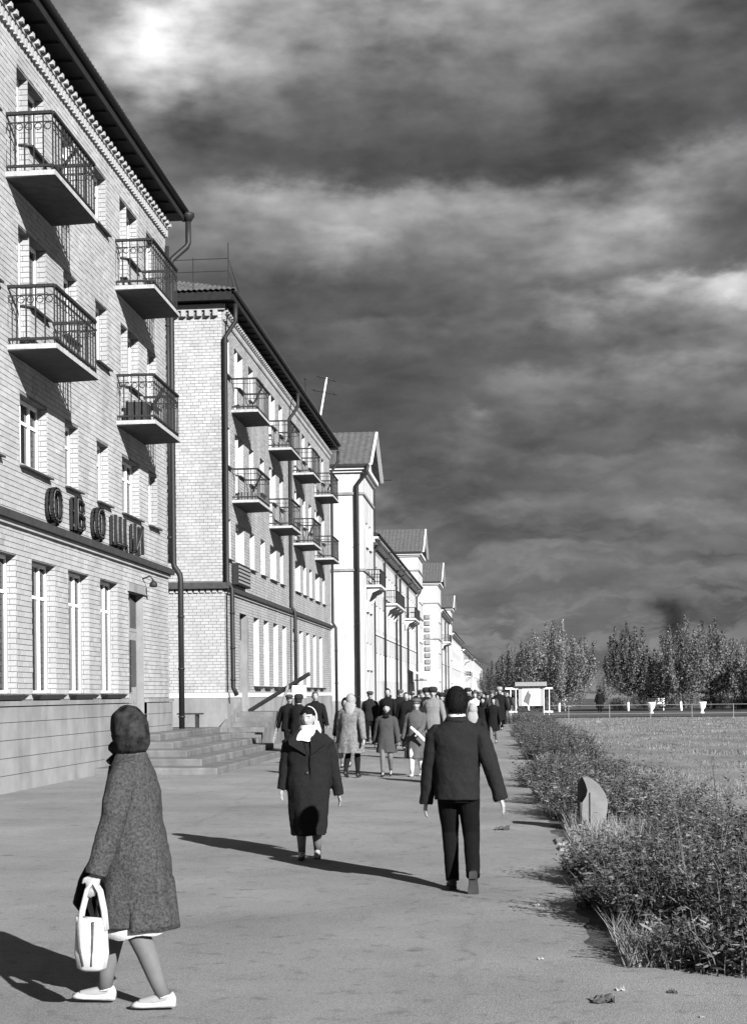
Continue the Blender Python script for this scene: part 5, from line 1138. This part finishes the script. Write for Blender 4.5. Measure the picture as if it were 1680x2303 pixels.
for x in (.29, .64, 2.5, 2.86): g = MB(); g.tube([(x, 96.02, 0), (x, 96.02, 1.85)], .03, 6); g.build('post', 'whitepaint', K)
for xa, xb, z in ((-.06, .8, 1.9), (2.47, 3.1, 1.9), (2.47, 3.1, .33), (.15, .75, .33)): g = MB(); g.box(xa, xb, 95.96, 96.1, z - .06, z + .06) if z > 1 else g.box(xa, xb, 95.9, 96.1, z - .06, z + .06); g.build('crossbar', 'whitepaint', K)
# park fence
FN = thing('fence', 'low pipe fence with two rails across the park', 'fence', (3.7, 87, 0))
for k in range(12):
    x = 3.75 + 2.45 * k; g = MB(); g.tube([(x, 87, 0), (x, 87, .86)], .022, 6); g.build('post', 'fence', FN)
for z in (.82, .30): g = MB(); g.tube([(2.6, 87, z), (31, 87, z)], .014, 6); g.build('rail', 'fence', FN)
# white park furniture among the trees
for x, y, lb in ((10.1, 101, 'left'), (13.45, 100, 'right')):
    U = thing('flower_urn', f'{lb} white flower urn on the grass behind the fence', 'urn', (x, y, 0))
    g = MB(); g.lathe([(.16, 0), (.16, .12), (.09, .2), (.09, .3), (.24, .5), (.30, .8), (.32, .86), (.26, .86)], 14, (x, y)); g.build('bowl', 'whitepaint', U, True)
for x, y, lb in ((5.4, 118, 'left'), (12.0, 116, 'right')):
    U = thing('bench', f'{lb} white park bench among the trees', 'bench', (x, y, 0))
    g = MB(); g.box(x - .7, x + .7, y, y + .4, .42, .47); g.build('seat', 'whitepaint', U)
    for k in range(3): g = MB(); g.box(x - .7, x + .7, y + .41, y + .44, .6 + k * .17, .72 + k * .17); g.build('slat', 'whitepaint', U)
    for sx in (-.6, .55): g = MB(); g.box(x + sx, x + sx + .06, y + .02, y + .4, 0, .419); g.build('leg', 'whitepaint', U); 
    for sx in (-.6, .55): g = MB(); g.box(x + sx, x + sx + .06, y + .402, y + .409, .3, 1.05); g.build('upright', 'whitepaint', U)
# broken curb, litter
for x, y, lb in ((.52, 15.9, 'farthest'), (.53, 15.2, 'middle'), (.55, 14.5, 'nearest')):
    g = MB(); L_ = .55 if lb == 'farthest' else .3; g.add([(x, y - L_ / 2, -.02), (x + .12, y - L_ / 2, -.02), (x + .13, y + L_ / 2, -.02), (x - .02, y + L_ / 2, -.02), (x + .01, y - L_ / 2, .025), (x + .11, y - L_ / 2 + .03, .035), (x + .11, y + L_ / 2, .04), (x, y + L_ / 2 - .05, .03)], BOXF)
    o = g.build('curb_stone', 'stone'); b = o.modifiers.new('b', 'BEVEL'); b.width = .012; tag(o, f'{lb} broken white curb stone at the verge edge', 'stone')
def scrap(x, y, s, label, m='paper', cat='litter', hgt=.5):
    r = np.random.default_rng(int(x * 1000 + y * 77)); k = 7; V = []; g = MB()
    for j in range(k):
        for i in range(k): V.append((x + s * (i / (k - 1) - .5 + r.normal(0, .05)), y + s * (j / (k - 1) - .5 + r.normal(0, .05)), .006 + s * hgt * abs(r.normal(0, .3)) * (1 if 0 < i < k - 1 or j % 2 else .2)))
    g.add(V, [(j * k + i, j * k + i + 1, (j + 1) * k + i + 1, (j + 1) * k + i) for j in range(k - 1) for i in range(k - 1)]); o = g.build('paper_scrap' if m == 'paper' else 'clod', m); s_ = o.modifiers.new('s', 'SOLIDIFY'); s_.thickness = .003
    tag(o, label, cat)
scrap(.22, 11.2, .05, 'crumpled white paper on the pavement beside the dark bush shadow'); scrap(.2, 8.95, .04, 'small white paper scrap on the pavement near the verge tip'); scrap(.62, 8.05, .05, 'pale crumpled scrap right of the verge tip'); scrap(.98, 7.4, .025, 'tiny white scrap at the bottom right')
scrap(-.06, 17.35, .16, 'dark clod of earth on the pavement by the man', 'soil', 'clod', .6); scrap(.5, 7.75, .12, 'dark clod of earth at the bottom right of the pavement', 'soil', 'clod', .5); scrap(.9, 8.0, .05, 'small dark pebble below the verge weeds', 'soil', 'clod', .6)
# far smoke rising behind the trees
SM = MB(); SM.ball((72, 610, 33), (24, 12, 17), 20, 12); o = SM.build('smoke', None, smooth=True)
m = bpy.data.materials.new('smoke'); m.use_nodes = True; nt = m.node_tree; nt.nodes.clear(); N = nt.nodes.new; L = nt.links.new
vo = N('ShaderNodeVolumePrincipled'); vo.inputs['Color'].default_value = grey(.03)
def nm(op, a, b=None):
    n = N('ShaderNodeMath'); n.operation = op
    for i, v in enumerate((a, b)):
        if v is None: continue
        if isinstance(v, (int, float)): n.inputs[i].default_value = v
        else: L(v, n.inputs[i])
    return n.outputs[0]
tcx = N('ShaderNodeTexCoord'); nz = N('ShaderNodeTexNoise'); nz.inputs['Scale'].default_value = .09; nz.inputs['Detail'].default_value = 5; L(tcx.outputs['Object'], nz.inputs['Vector'])
sp = N('ShaderNodeSeparateXYZ'); L(tcx.outputs['Object'], sp.inputs[0])
def lobe(x, z, wx, wz, a):
    u = nm('DIVIDE', nm('SUBTRACT', sp.outputs[0], x), wx); w = nm('DIVIDE', nm('SUBTRACT', sp.outputs[2], z), wz); v = nm('DIVIDE', nm('SUBTRACT', sp.outputs[1], 610.), 6.)
    return nm('MULTIPLY', nm('EXPONENT', nm('MULTIPLY', nm('ADD', nm('ADD', nm('MULTIPLY', u, u), nm('MULTIPLY', w, w)), nm('MULTIPLY', v, v)), -1.0)), a)
den_ = nm('ADD', nm('ADD', lobe(66, 38, 6, 3.5, 1.), lobe(74, 37, 8, 4, .7)), lobe(71, 28, 4, 8, .8))
L(nm('MULTIPLY', nm('MULTIPLY', den_, nm('MAXIMUM', nm('SUBTRACT', nz.outputs['Fac'], .3), 0.)), .9), vo.inputs['Density'])
ou = N('ShaderNodeOutputMaterial'); L(vo.outputs[0], ou.inputs['Volume']); o.data.materials.append(m); tag(o, 'dark smoke plume rising far behind the trees', 'smoke', kind='stuff')
